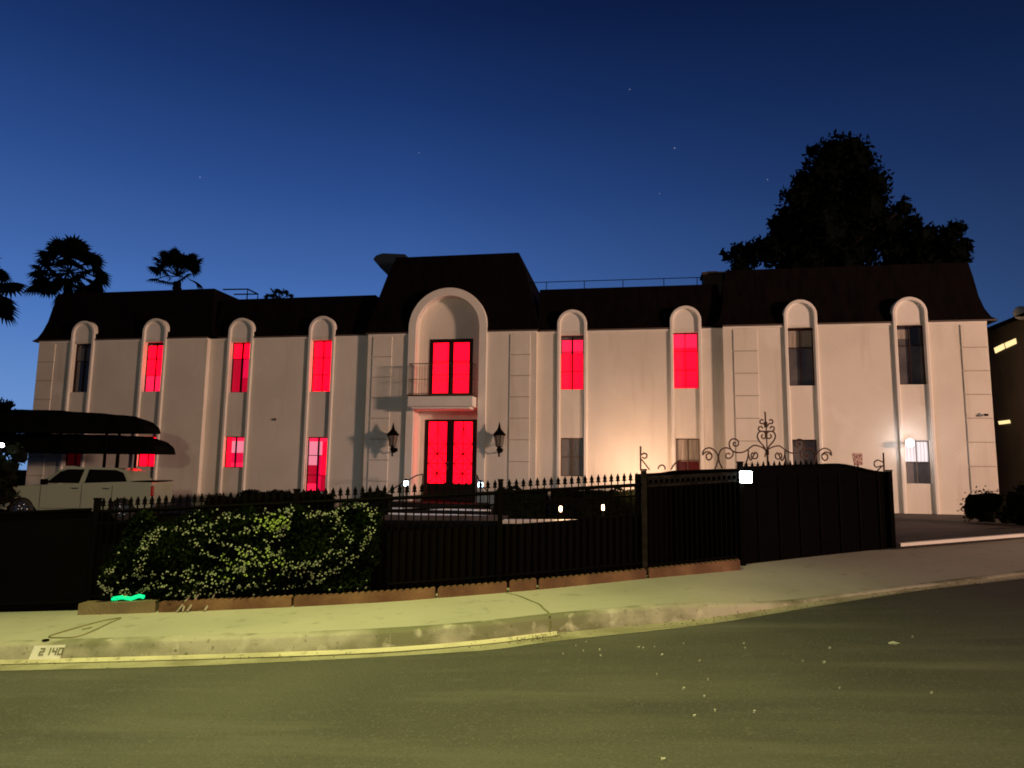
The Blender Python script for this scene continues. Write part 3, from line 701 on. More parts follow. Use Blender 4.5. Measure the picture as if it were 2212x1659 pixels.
for i in range(N_):
    c, d = tops[i + 1], tops[i]; a = Vector((d.x, d.y, zyard(*ud(d)) - .1)); b = Vector((c.x, c.y, zyard(*ud(c)) - .1)); o2 = Dv * .03
    sh.face([a, b, c, d]); sh.face([a + o2, b + o2, c + o2, d + o2]); sh.face([c, d, d + o2, c + o2])
sh.build('gate_panel', m_dark, gate, org=KO)
def spiral(c, r0, turns, a0, sgn, n=26, r1=.25):
    out = []
    for i in range(n + 1):
        t = i / n; a = a0 + sgn * 2 * pi * turns * t; r = r0 * (1 - (1 - r1) * t); out.append((c[0] + r * math.cos(a), c[1] + r * math.sin(a)))
    return out
def cat(pts, n=8):
    P = [Vector(p) for p in pts]; out = []
    for i in range(len(P) - 1):
        p0, p1, p2, p3 = P[max(i - 1, 0)], P[i], P[i + 1], P[min(i + 2, len(P) - 1)]
        for k in range(n):
            t = k / n; out.append(.5 * ((2 * p1) + (p2 - p0) * t + (2 * p0 - 5 * p1 + 4 * p2 - p3) * t * t + (3 * p1 - p0 - 3 * p2 + p3) * t ** 3))
    out.append(P[-1]); return [(p.x, p.y) for p in out]
def scroll(pts, r=.0115, name='scroll'):
    sc = MB(); sc.tube([fromP(*p) for p in pts], r, 5); sc.build(name, m_rust, gate, org=KO)
def mir(pts): return [(2 * 1657 - x, y) for x, y in pts]
def both(pts, r=.0115, dy=0): scroll(pts, r); scroll(mir(pts), r)
# zoom crop -> P helper
def cz(x, y): return ((2350 + x / 3.403) / 1.736, (1500 + y / 3.403) / 1.736)
Q = lambda L: cat([cz(*p) for p in L], 6)
scroll([cz(175, 590), cz(178, 905)], .014)
scroll(Q([(190, 700), (215, 680), (250, 690), (258, 725), (230, 745), (200, 730)])); scroll(Q([(185, 755), (230, 810), (290, 890)]))
scroll(Q([(400, 880), (420, 840), (460, 832), (488, 860), (488, 890)])); scroll(Q([(565, 885), (600, 830), (645, 790), (690, 770)]))
s1 = Q([(1085, 700), (1060, 680), (1020, 700), (1020, 745), (1050, 765), (1085, 735), (1085, 690), (1045, 660), (1000, 670), (970, 700), (985, 640), (1050, 610), (1115, 640), (1160, 700), (1165, 770), (1140, 850), (1125, 880)])
s2 = Q([(1320, 690), (1290, 680), (1265, 705), (1275, 740), (1320, 740), (1355, 700), (1350, 650), (1300, 615), (1240, 615), (1195, 650), (1175, 720), (1185, 800), (1220, 870)])
s3 = Q([(1390, 550), (1370, 540), (1360, 570), (1390, 590), (1425, 570), (1420, 520), (1380, 495), (1330, 510), (1308, 560), (1325, 620), (1370, 660), (1440, 672), (1510, 655), (1560, 620), (1620, 580), (1690, 590), (1750, 620), (1785, 660), (1800, 720)])
s4 = Q([(1640, 690), (1610, 675), (1590, 700), (1600, 740), (1650, 745), (1672, 705), (1640, 670), (1600, 680), (1570, 740), (1555, 640), (1555, 700), (1530, 790), (1490, 880)][:7] + [(1590, 765), (1560, 720), (1552, 680), (1556, 640)])
s4b = Q([(1553, 690), (1540, 760), (1490, 880)])
s5 = Q([(1780, 640), (1740, 580), (1690, 520), (1668, 460), (1690, 410), (1740, 400), (1775, 430), (1775, 480), (1745, 490), (1718, 465), (1735, 440)])
s6 = Q([(1775, 400), (1740, 400), (1700, 395), (1683, 370), (1690, 345), (1720, 340), (1735, 362)])
s7 = Q([(1770, 330), (1745, 300), (1715, 300), (1700, 275), (1720, 250), (1745, 262)])
for s_ in (s3, s4, s4b): scroll(s_); 
cxp = cz(1783, 0)[0]
def mr(pts): return [(2 * cxp - x, y) for x, y in pts]
for s_ in (s5, s6, s7): scroll(s_, .012); scroll(mr(s_), .012)
scroll(s1); scroll(s2)
for s_ in (s3, s4, s4b, s2, s1): 
    scroll([(cxp + (cxp - x) * 1.02, y + 1) for x, y in s_])
scroll([cz(1765, 150), cz(1775, 330)], .013, 'finial'); scroll([cz(1778, 300), cz(1795, 700)], .010); scroll([cz(1797, 680), cz(1800, 880)], .016)
# filled collar pieces
for a, b, r in ((cz(1772, 280), cz(1778, 350), .028), (cz(1778, 400), cz(1780, 480), .022), (cz(1790, 630), cz(1797, 700), .030)):
    scroll([a, b], r, 'collar')
pr = [(1908, 978), (1910, 1024)]
scroll(pr, .014); scroll(cat([(1906, 998), (1896, 994), (1888, 1000), (1892, 1009), (1903, 1006)], 6)); scroll(cat([(1907, 1006), (1897, 1015), (1886, 1027)], 5))
# small notice plaque on the gate
p = fromP(1851, 992); pq = MB(); 
a = fromP(1840, 979); b = fromP(1862, 979); c = fromP(1863, 1004); d = fromP(1845, 1006); o2 = -Dv * .012
pq.face([a, b, c, d]); pq.face([a + o2, b + o2, c + o2, d + o2])
for q, r_ in ((a, b), (b, c), (c, d), (d, a)): pq.face([q, r_, r_ + o2, q + o2])
plq = pq.build('notice_sign', mat('faded_red_sign', (.17, .04, .035), .6, c2=(.45, .32, .28), scale=26, cmid=(.45, .55)), None, org=p); tag(plq, 'small faded red and white notice sign above the gate at its right', 'sign')
for yy_ in (1005,):
    g = MB(); g.tube([fromP(1853, 1002), fromP(1854, 1030)], .012, 6); g.build('stake', m_iron, plq, org=p)

# post light
q = fp(UG1, .20); lp_ = at(1610, 1030, q.y + .02)
pl_ = empty('post_light', lp_, 'square glowing white light on the post in the middle of the gate', 'light')
g = MB(); g.box(-.085, .085, -.05, .0, -.085, .080, .012); g.build('light_panel', m_lamp_white, pl_)
g = MB(); g.box(-.092, .092, .001, .05, -.092, .088, .01); g.box(-.02, .02, .05, .12, -.03, .03); g.build('housing', m_iron, pl_)
pl_.rotation_euler = (0, 0, ang)
g = MB(); g.box(-.012, .012, -.01, .01, 0, .03); 

# ------------------------------------------------------------------ brick edging: separate runs along the fence
def edging(u0, u1, name_label, scallop=True, h=.12, th=.10, mt=None):
    mb = MB(); n = max(1, int((u1 - u0) / .075))
    for i in range(n):
        a = u0 + (u1 - u0) * i / n; b = u0 + (u1 - u0) * (i + 1) / n; m_ = (a + b) / 2
        pts = [(0, 0), (.2, .72), (.5, 1), (.8, .72), (1, 0)] if scallop else [(0, 1), (1, 1)]
        prof = [(a + (b - a) * t, h * (.84 + .16 * z)) for t, z in pts]
        f0, f1 = [], []
        for (uu_, hh_) in prof:
            f0.append(W(uu_, bk(uu_) + .02, zback(uu_) + hh_)); f1.append(W(uu_, bk(uu_) + .02 + th, zback(uu_) + hh_))
        b0 = [W(a, bk(a) + .02, zback(a) - .05), W(b, bk(b) + .02, zback(b) - .05)]
        mb.face([b0[0]] + f0 + [b0[1]])
        for j in range(len(f0) - 1): mb.face([f0[j], f0[j + 1], f1[j + 1], f1[j]])
        mb.face([b0[0] + Dv * th, b0[1] + Dv * th] + f1[::-1])
    for uu_ in (u0, u1):
        mb.face([W(uu_, bk(uu_) + .02, zback(uu_) - .05), W(uu_, bk(uu_) + .02 + th, zback(uu_) - .05), W(uu_, bk(uu_) + .02 + th, zback(uu_) + h * .84), W(uu_, bk(uu_) + .02, zback(uu_) + h * .84)])
    o = mb.build('brick_edging', mt or m_brick, None, org=W(u0, bk(u0), zback(u0))); return tag(o, name_label, 'edging', 'brick edging runs at the foot of the fence')
m_tan = mat('tan_block', (.21, .16, .09), .9, c2=(.15, .11, .065), scale=3, bump=.4, bscale=30)
edging(-5.22, -4.25, 'tan smooth edging block under the green glow', False, .125, .2, m_tan)
edging(-4.2, -2.6, 'scalloped brick edging under the flowering bush')
edging(-2.57, -.9, 'scalloped brick edging right of the flowering bush')
edging(-.87, -.03, 'short scalloped brick run left of the loose end-block')
edging(-.0, .34, 'single reddish block standing out from the edging by the pavement joint', True, .125, .13)
edging(.37, 1.8, 'scalloped brick edging before the grey gate post')
edging(1.84, 3.2, 'orange-brown brick edging beneath the ring-topped panel')

# green glowing thing on the edging
p = W(-4.85, bk(-4.85) + .12, zback(-4.85) + .155); q = W(-4.45, bk(-4.45) + .12, zback(-4.45) + .165)
g = MB(); g.tube([p, p.lerp(q, .3) + Vector((0, 0, .012)), p.lerp(q, .6) - Vector((0, 0, .01)), p.lerp(q, .85) + Vector((0, 0, .018)), q], .024, 8)
tag(g.build('glow_stick', m_green, None, org=p), 'bright green glowing tube lying on the tan edging block', 'glow stick')
# stems / sack poking out at the bush foot
g = MB()
for (u0, u1, z1) in ((-3.95, -3.82, .30), (-3.83, -3.76, .26), (-3.62, -3.60, .17), (-3.88, -3.95, .2)):
    g.tube([W(u0, bk(u0) - .03, zback(u0)), W((u0 + u1) / 2 + .01, bk(u0) + .08, zback(u0) + z1 * .5), W(u1, bk(u0) + .2, zback(u0) + z1)], .016, 6, taper=.6)
tag(g.build('bare_stems', mat('pale_bark', (.30, .27, .20), .9), None, org=W(-3.8, bk(-3.8), zback(-3.8))), 'bare woody stems rising at the foot of the flowering bush', 'stems')

# ------------------------------------------------------------------ flowering bush
US0, US1 = -5.08, -1.56
bush = empty('flowering_bush', W(-3.6, bk(-3.6) + .4, zback(-3.6)), 'dark leafy vine bush dotted with small pale blossoms spilling over the fence', 'bush'); BO = Vector(bush.location)
def lobes(s, h):    # outward bulge in metres
    return .12 + .17 * math.sin(pi * min(1, max(0, h))) + .05 * math.sin(s * 23 + h * 5) + .05 * math.sin(s * 9 - h * 11)
def bpt(s, h, off=0):
    lean = 0.0
    u = US0 + (US1 - US0) * s
    # left boundary slants: base spreads further left than the crown
    u += (1 - s) * (.36 * max(0, h)) - s * .16 * (1 - h) * (1 if h < .3 else .4)
    d = BK(u) + .32 - lobes(s, h) + off
    z = zback(u) + .07 + h * 1.13
    return W(u, d, z)
def leaf(mb, p, sz, mi=0):
    n = Vector((random.gauss(0, 1), random.gauss(0, 1), random.gauss(0, 1))).normalized(); a = n.orthogonal().normalized(); b = n.cross(a)
    an = random.random() * 6.28; a, b = a * math.cos(an) + b * math.sin(an), b * math.cos(an) - a * math.sin(an)
    mb.face([p - a * sz, p + b * sz * .45, p + a * sz, p - b * sz * .45], mi)
fol = MB()
for i in range(15000):
    s, h = random.random(), random.random() ** .9
    if h > .93 + .08 * math.sin(s * 31): h *= .85
    off = abs(random.gauss(0, .10)) - .03
    if random.random() < .3: off = random.random() * .5
    leaf(fol, bpt(s, h, off), random.uniform(.02, .042))
fol.build('foliage', m_vine, bush, org=BO)
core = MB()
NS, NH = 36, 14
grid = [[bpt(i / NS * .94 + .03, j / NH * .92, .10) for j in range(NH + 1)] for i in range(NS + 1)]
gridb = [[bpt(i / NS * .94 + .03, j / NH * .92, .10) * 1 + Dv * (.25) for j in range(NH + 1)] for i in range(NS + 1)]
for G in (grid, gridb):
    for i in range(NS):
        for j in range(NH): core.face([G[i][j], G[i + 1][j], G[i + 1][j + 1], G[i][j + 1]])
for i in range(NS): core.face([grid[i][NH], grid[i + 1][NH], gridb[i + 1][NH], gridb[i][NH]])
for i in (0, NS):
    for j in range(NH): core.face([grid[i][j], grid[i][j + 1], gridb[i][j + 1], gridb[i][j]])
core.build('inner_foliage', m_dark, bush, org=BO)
chains = [[(290, 1160), (310, 1120), (380, 1130), (430, 1180), (490, 1195)], [(300, 1125), (282, 1145), (300, 1165), (322, 1148), (300, 1125)], [(440, 1090), (500, 1100), (560, 1092), (600, 1085), (592, 1130), (560, 1165), (600, 1192)],
          [(600, 1120), (590, 1160), (610, 1200), (660, 1215), (710, 1190), (715, 1130), (690, 1100), (640, 1095)], [(620, 1235), (700, 1240), (760, 1200), (792, 1150), (790, 1095)],
          [(222, 1240), (250, 1262), (300, 1265), (360, 1250), (420, 1272), (500, 1270), (560, 1258), (640, 1270), (700, 1255), (745, 1225)], [(350, 1225), (400, 1225), (450, 1250), (520, 1240)],
          [(530, 1180), (520, 1225), (560, 1205), (610, 1222), (680, 1212)], [(440, 1150), (520, 1172), (560, 1190)], [(310, 1175), (288, 1225), (345, 1222)], [(640, 1100), (700, 1098), (740, 1085), (780, 1085)],
          [(430, 1130), (500, 1135), (545, 1120)], [(540, 1215), (500, 1215), (460, 1225), (410, 1210)], [(220, 1230), (240, 1205), (262, 1225)], [(730, 1130), (745, 1160), (730, 1200)], [(360, 1100), (400, 1120), (440, 1110)]]
fl = MB()
def blossom(s, h, mb=fl, sz=None, mi=0):
    p = bpt(s, h, -.055 - random.random() * .03); r = sz or random.uniform(.009, .017); n = (-Dv + Vector((random.gauss(0, .5), random.gauss(0, .3), random.gauss(.3, .5)))).normalized()
    a = n.orthogonal().normalized(); b = n.cross(a); k = 5; ph = random.random() * 6
    vs = []
    for i in range(k * 2):
        rr = r * (1 if i % 2 == 0 else .6); an = ph + pi * i / k; vs.append(p + a * rr * math.cos(an) + b * rr * math.sin(an) + n * (.004 if i % 2 else 0))
    mb.face(vs, mi)
for c in chains:
    cc = [Vector(q) for q in cat(c, 10)]; ln = sum((cc[i + 1] - cc[i]).length for i in range(len(cc) - 1)); nfl = int(ln / 2.9)
    for i in range(nfl):
        q = random.choice(cc); x = q.x + random.gauss(0, 6); y = q.y + random.gauss(0, 4.5); s, h = (x - 214) / 596, (1296 - y) / 222
        s -= .0
        if 0 < s < 1.02 and 0 < h < 1.0: blossom(s - (1 - s) * .10 * h * 0, h)
for i in range(90): blossom(random.random(), random.random() ** 1.1)
for i in range(70):
    q = Vector((570, 1115)) + Vector((random.gauss(0, 22), random.gauss(0, 9))); blossom((q.x - 214) / 596, (1296 - q.y) / 222, fl, .018, 1)
    q = Vector((random.uniform(470, 620), random.gauss(1200, 18))); blossom((q.x - 214) / 596, (1296 - q.y) / 222, fl, .015, 1)
fl.build('blossoms', [m_flower, m_flower2], bush, org=BO)

# ------------------------------------------------------------------ foliage builders
def blob_tree(name, blobs, y, label, cat_, m=m_tree, stray=False, dens=1.0, lsz=.16, trunk=None, group=None, depth=1.0, org=None):
    """blobs: (px, py, r_px) silhouettes converted to real clumps around depth y"""
    o3 = org or at(blobs[0][0], 1060, y); o3 = Vector((o3.x, y, zyard(*ud(o3)) if org is None else o3.z))
    root = empty(name, o3, label, cat_, group)
    cr = MB(); cores = MB(); sc_ = y / FP * 1.0
    for (px, py, rp) in blobs:
        c = at(px, py, y + random.uniform(-.5, .5) * depth); r = rp * c.length / FP * .93
        n = int(260 * dens * (r / .9) ** 2)
        for i in range(n):
            v = Vector((random.gauss(0, 1), random.gauss(0, 1) * .8, random.gauss(0, 1))).normalized() * r * (random.random() ** .35) * (random.uniform(.88, 1.1) if not stray or random.random() < .9 else random.uniform(1.05, 1.32))
            leaf(cr, c + v, lsz * random.uniform(.6, 1.3))
        # irregular inner mass
        seg = 7; rings = []
        ph = random.random() * 6
        for a in range(1, 5):
            th = pi * a / 5; rings.append([cores.bm.verts.new(c + Vector((math.sin(th) * math.cos(2 * pi * k / seg + ph), math.sin(th) * math.sin(2 * pi * k / seg + ph), math.cos(th))) * r * random.uniform(.55, .82)) for k in range(seg)])
        for A, B in zip(rings, rings[1:]):
            for k in range(seg): cores.bm.faces.new((A[k], A[(k + 1) % seg], B[(k + 1) % seg], B[k]))
        cores.bm.faces.new(rings[0][::-1]); cores.bm.faces.new(rings[-1])
    for v in cores.bm.verts: pass
    tmp = bpy.data.meshes.new('t'); cores.bm.to_mesh(tmp); cr.bm.from_mesh(tmp); cores.bm.free(); bpy.data.meshes.remove(tmp)
    cr.build('crown', m, root, org=o3)
    if trunk:
        t = MB(); px, pyt, rr = trunk; top = at(px, pyt, y); base = Vector((top.x, y, o3.z))
        t.tube([base, base.lerp(top, .35) + Vector((.15, 0, 0)), base.lerp(top, .7) - Vector((.1, 0, 0)), top], rr, 9, taper=.35)
        for k in range(7):
            a = k * 2.4; s0 = base.lerp(top, .45 + .07 * k); t.tube([s0, s0 + Vector((math.cos(a) * 1.2, math.sin(a) * .8, .8)), s0 + Vector((math.cos(a) * 2.6, math.sin(a) * 1.6, 1.5))], rr * .35, 6, taper=.3)
        t.build('trunk', m_trunk, root, org=o3)
    return root
big = [(1800, 335, 42), (1840, 330, 38), (1780, 375, 45), (1830, 385, 60), (1865, 345, 26), (1880, 400, 40), (1765, 405, 35), (1735, 385, 24), (1800, 440, 75), (1725, 430, 38), (1870, 450, 50), (1715, 470, 42), (1680, 485, 24), (1690, 520, 38), (1900, 440, 20),
       (1770, 500, 80), (1850, 510, 75), (1665, 545, 36), (1620, 550, 30), (1590, 540, 17), (1572, 556, 12), (1640, 530, 20), (1730, 560, 60), (1920, 500, 45), (1950, 450, 22), (1935, 540, 50), (1985, 510, 30), (1965, 480, 22), (2020, 530, 32), (2010, 500, 16), (2050, 510, 26), (2065, 495, 20), (2060, 550, 34), (1990, 560, 40), (2078, 530, 16), (1600, 575, 28), (1820, 570, 70), (1900, 410, 14), (1755, 325, 14), (2083, 560, 12), (1562, 545, 7)]
blob_tree('broad_tree', big, 33.5, 'tall broad black tree towering behind the right end of the mansion', 'tree', dens=1.0, lsz=.17, trunk=(1810, 420, .45), depth=2.0, stray=True)
blob_tree('distant_tree', [(12, 880, 16), (22, 872, 8), (5, 905, 26), (30, 900, 14), (-10, 880, 20)], 40, 'small dark treetop low against the sky at the far left', 'tree', dens=.8, lsz=.14, trunk=(8, 905, .2))

def fan_palm(name, px, py, rpx, y, label, nf, seed, skirt=False, stretch=1.0, grp='palms behind the mansion'):
    random.seed(seed); c = at(px, py, y); r = rpx * c.length / FP; base = Vector((c.x + .1, y, zyard(*ud(c)) - .2))
    root = empty(name, base, label, 'palm tree', grp)
    t = MB(); t.tube([base, base.lerp(c, .5) + Vector((.1, 0, 0)), c - Vector((0, 0, r * .15))], .30 if rpx > 60 else .2, 10, taper=.7)
    for i in range(16): 
        z = i / 16; t.lathe([(.22, 0), (.26, .12), (.2, .2)], base.lerp(c, .6 + .36 * z), 9)
    t.build('trunk', m_trunk, root, org=base)
    f = MB()
    for i in range(nf):
        az = random.uniform(0, 2 * pi); el = random.uniform(-.75 if skirt else -.35, 1.35); ln = r * random.uniform(.42, .70)
        dr = Vector((math.cos(az) * math.cos(el), math.sin(az) * math.cos(el) * .8, math.sin(el) * stretch)).normalized()
        hub = c + dr * ln; sag = Vector((0, 0, -ln * .12)); f.tube([c, c + dr * ln * .5 + Vector((0, 0, ln * .05)), hub + sag], .025, 4)
        hub = hub + sag; side = dr.cross(Vector((0, 0, 1)));
        if side.length < .1: side = Vector((1, 0, 0))
        side.normalize(); up = side.cross(dr).normalized(); fr = r * random.uniform(.27, .38); tw = random.uniform(-.8, .8)
        s2 = side * math.cos(tw) + up * math.sin(tw); n2 = dr.cross(s2)
        nl = 17
        for k in range(nl):
            a = (k / (nl - 1) - .5) * R(230); dv = dr * math.cos(a) + s2 * math.sin(a); tip = hub + dv * fr * random.uniform(.85, 1.05) + Vector((0, 0, -fr * .18)) + n2 * abs(math.sin(a)) * fr * .1
            wv = (s2 * math.cos(a) - dr * math.sin(a)) * fr * .085; mid = hub + dv * fr * .55
            f.face([hub, mid + wv, tip, mid - wv])
    f.build('fronds', m_tree, root, org=base)
fan_palm('fan_palm', 150, 588, 84, 33, 'largest dense fan palm, behind the left corner of the mansion', 62, 3, True)
fan_palm('fan_palm', 384, 597, 74, 35, 'fan palm with open fronds above the left roof', 30, 14)
fan_palm('fan_palm', 604, 648, 36, 38, 'low fan palm whose tips just clear the link roof', 16, 5)
fan_palm('fan_palm', -72, 612, 98, 27, 'fan palm cut off by the left edge of the view', 34, 9, True, grp='palms behind the mansion')
random.seed(21)

# ------------------------------------------------------------------ hedges and shrubs
def box_hedge(name, x0, x1, y0, y1, h, label, dens=1.0, m=m_leafdk, zb=None, round_=.12, grp=None, cat_='hedge', lsz=.045):
    cx, cy = (x0 + x1) / 2, (y0 + y1) / 2; z = zyard(*ud(Vector((cx, cy, 0)))) - .05 if zb is None else zb
    o3 = Vector((cx, cy, z)); mb = MB(); mb.box(x0 + .05, x1 - .05, y0 + .05, y1 - .05, z, z + h - .05, .05)
    A = 2 * (x1 - x0) * h + 2 * (y1 - y0) * h + (x1 - x0) * (y1 - y0); n = int(420 * dens * A)
    for i in range(n):
        k = random.random(); p = Vector((random.uniform(x0, x1), random.uniform(y0, y1), z + random.random() * h))
        if k < .4: p.y = y0 + random.random() * .1
        elif k < .75: p.z = z + h - random.random() * .09
        elif k < .87: p.x = x0 + random.random() * .1
        else: p.x = x1 - random.random() * .1
        # soften corners and wobble
        w_ = .06 * math.sin(p.x * 5.1 + p.y * 2) + .04 * math.sin(p.x * 11 + 1); p.z += w_ * (p.z - z) / h
        dx = max(0, round_ - min(p.x - x0, x1 - p.x)); p.z -= dx * .8 * ((p.z - z) / h) ** 2
        leaf(mb, p, lsz * random.uniform(.6, 1.3))
    o = mb.build(name, m, None, org=o3); return tag(o, label, cat_, grp)
hy0, hy1 = 23.45, 24.25
def px2x(px, y): return at(px, 1060, y).x
G_ = 'clipped hedges along the foot of the mansion'
box_hedge('clipped_hedge', px2x(514, hy0), px2x(590, hy0), hy0, hy1, .95, 'boxy clipped hedge between the short and the tall red lower windows', grp=G_)
box_hedge('clipped_hedge', px2x(596, hy0), px2x(708, hy0), hy0, hy1, .90, 'wider clipped hedge under the tall red lower window', grp=G_)
box_hedge('clipped_hedge', px2x(440, hy0), px2x(508, hy0), hy0, hy1, .75, 'low clipped hedge under the short red window with pink centre', grp=G_)
box_hedge('clipped_hedge', px2x(784, 22.9), px2x(846, 22.9), 22.6, 23.3, .92, 'small dark clipped hedge left of the porch handrail', grp=G_)
box_hedge('clipped_hedge', px2x(1066, hy0), px2x(1180, hy0), hy0, hy1, 1.02, 'clipped hedge beneath the right-hand wall lantern', grp=G_)
box_hedge('clipped_hedge', px2x(1190, hy0), px2x(1400, hy0), hy0, hy1, .98, 'long clipped hedge beneath the unlit grey lower window', grp=G_)
# dark hedge row inside the fence
for (u0, u1, h, lab) in ((-1.75, .05, .62, 'low dark hedge just behind the pickets right of the flowering bush'), (.1, 1.75, .58, 'low dark hedge just behind the pickets before the grey gate post')):
    a = W(u0, BK(u0) + .75, 0); b = W(u1, BK(u1) + .75, 0); mb = MB(); o3 = W((u0 + u1) / 2, BK((u0 + u1) / 2) + .75, zback((u0 + u1) / 2) - .05)
    n = 9
    for i in range(n):
        ua, ub = u0 + (u1 - u0) * i / n, u0 + (u1 - u0) * (i + 1) / n; q = [W(ua, BK(ua) + .6, zback(ua) - .1), W(ub, BK(ub) + .6, zback(ub) - .1)]
        t = [v + Vector((0, 0, h + .03)) for v in q]; q2 = [v + Dv * .5 for v in q]; t2 = [v + Dv * .5 for v in t]
        mb.face([q[0], q[1], t[1], t[0]]); mb.face([t[0], t[1], t2[1], t2[0]]); mb.face([q2[0], q2[1], t2[1], t2[0]])
    for i in range(2600):
        u = random.uniform(u0, u1); d = BK(u) + .55 + random.random() * .6; hh = random.choice([h + .05 - random.random() * .1 + .05 * math.sin(u * 9), random.random() * h]); leaf(mb, W(u, d if hh > h - .1 else BK(u) + .56 + random.random() * .06, zback(u) + hh), .03)
    tag(mb.build('low_hedge', m_leafdk, None, org=o3), lab, 'hedge', 'low hedges behind the picket fence')
# right-hand rounded shrubs beside the driveway
blob_tree('round_shrub', [(2110, 1090, 32), (2145, 1085, 30), (2100, 1105, 22), (2165, 1100, 30), (2130, 1110, 24), (2175, 1115, 22)], 20.5, 'rounded dark shrub at the right corner of the mansion', 'shrub', m=m_leafdk, dens=2.2, lsz=.05, group='shrubs beside the right driveway', depth=.6)
blob_tree('round_shrub', [(2200, 1085, 32), (2225, 1095, 36), (2195, 1115, 24), (2215, 1065, 22), (2240, 1115, 26)], 19.8, 'dark shrub cut off by the right edge of the view', 'shrub', m=m_leafdk, dens=2.2, lsz=.05, group='shrubs beside the right driveway', depth=.6)
# leafy plant lit by the lamp at far left
blob_tree('garden_shrub', [(40, 985, 20), (28, 972, 16), (18, 1010, 24), (10, 1035, 28), (-5, 1000, 24), (12, 1070, 26)], 19.5, 'leafy shrub in front of the pickup nose at the left edge', 'shrub', m=m_leafdk, dens=1.5, lsz=.07, depth=.5)

# ------------------------------------------------------------------ porch rails, lamps, yard lights
def handrail(xb, sgn, label):
    o3 = Vector((xb, 23.0, -1.44)); o = empty('stair_handrail', o3, label, 'handrail', 'handrails of the porch steps'); m = MB()
    y0, y1 = 22.55, 23.95
    m.tube([(xb - .65 * sgn, y0, -.72), (xb - .25 * sgn, y0 + .4, -.42), (xb, y1 - .4, -.18), (xb + .1 * sgn, y1, -.14)], .022, 7); m.build('rail', m_iron, o, org=o3)
    for x, yy, zt, zb in ((xb - .65 * sgn, y0, -.72, -1.60), (xb - .25 * sgn, y0 + .4, -.42, -1.46), (xb + .1 * sgn, y1, -.14, -1.13)):
        q = MB(); q.tube([(x, yy, zb), (x, yy, zt)], .018, 7); q.build('post', m_iron, o, org=o3)
handrail(at(893, 1030, 23.2).x, 1, 'black handrail rising left of the red front door')
handrail(at(1026, 1030, 23.2).x, -1, 'black handrail rising right of the red front door')
def yard_lamp(px, py, y, m, label, hgt, grp, name, pw, colr, r=.06):
    p = at(px, py, y); g_ = zyard(*ud(p)); o3 = Vector((p.x, y, g_)); o = empty(name, o3, label, 'lamp', grp)
    q = MB(); q.tube([(p.x, y, g_ - .05), (p.x, y, p.z - .08)], .014, 7); q.build('stake', m_iron, o, org=o3)
    q = MB(); q.lathe([(r * .6, -.09), (r, -.06), (r, .06), (r * .7, .08)], p, 10); q.build('lamp_head', m, o, org=o3)
    q = MB(); q.lathe([(r * 1.3, .082), (r * .9, .12), (.01, .15)], p, 10); q.build('lamp_cap', m_iron, o, org=o3)
    l = bpy.data.lights.new(name + '_light', 'POINT'); l.energy = pw; l.color = colr; l.shadow_soft_size = .05
    lo = bpy.data.objects.new(name + '_light', l); col.objects.link(lo); lo.location = p + Vector((0, -.16, -.02)); return o
yard_lamp(877, 1044, 22.0, m_lamp_blue, 'blue-white lamp at the foot of the left porch handrail', 1, 'blue-white lamps flanking the porch', 'porch_lamp', 22, (.5, .7, 1), .08)
yard_lamp(1038, 1047, 22.0, m_lamp_blue, 'blue-white lamp at the foot of the right porch handrail', 1, 'blue-white lamps flanking the porch', 'porch_lamp', 22, (.5, .7, 1), .08)
yard_lamp(1211, 1099, 21.6, m_lamp_warm, 'warm path lamp standing nearer the porch', 1, 'warm path lamps in front of the hedge', 'path_lamp', 14, (1, .62, .38), .045)
yard_lamp(1303, 1096, 21.6, m_lamp_warm, 'warm path lamp standing nearer the gate', 1, 'warm path lamps in front of the hedge', 'path_lamp', 14, (1, .62, .38), .045)
# pale kerb edging in the yard that catches the lamps
k = MB()
def kerbline(x0, x1, y, wd=.22, h=.10):
    n = 12
    for i in range(n):
        a = x0 + (x1 - x0) * i / n; b = x0 + (x1 - x0) * (i + 1) / n; za, zb_ = zyard(*ud(Vector((a, y, 0)))), zyard(*ud(Vector((b, y, 0))))
        k.face([(a, y, za - .1), (b, y, zb_ - .1), (b, y, zb_ + h), (a, y, za + h)]); k.face([(a, y, za + h), (b, y, zb_ + h), (b, y + wd, zb_ + h), (a, y + wd, za + h)])
        k.face([(a, y + wd, za - .1), (b, y + wd, zb_ - .1), (b, y + wd, zb_ + h), (a, y + wd, za + h)])
kerbline(-3.9, 2.2, 21.0, .5)
tag(k.build('garden_kerb', m_trim, None, org=(-.8, 21, -1.5)), 'pale garden kerb lit by the two warm path lamps', 'kerb')
k = MB(); kerbline(-11.0, -3.95, 22.2, .12, .16)
tag(k.build('garden_kerb', m_drive, None, org=(-7.5, 22.2, -1.5)), 'thin pale kerb in front of the porch steps', 'kerb')
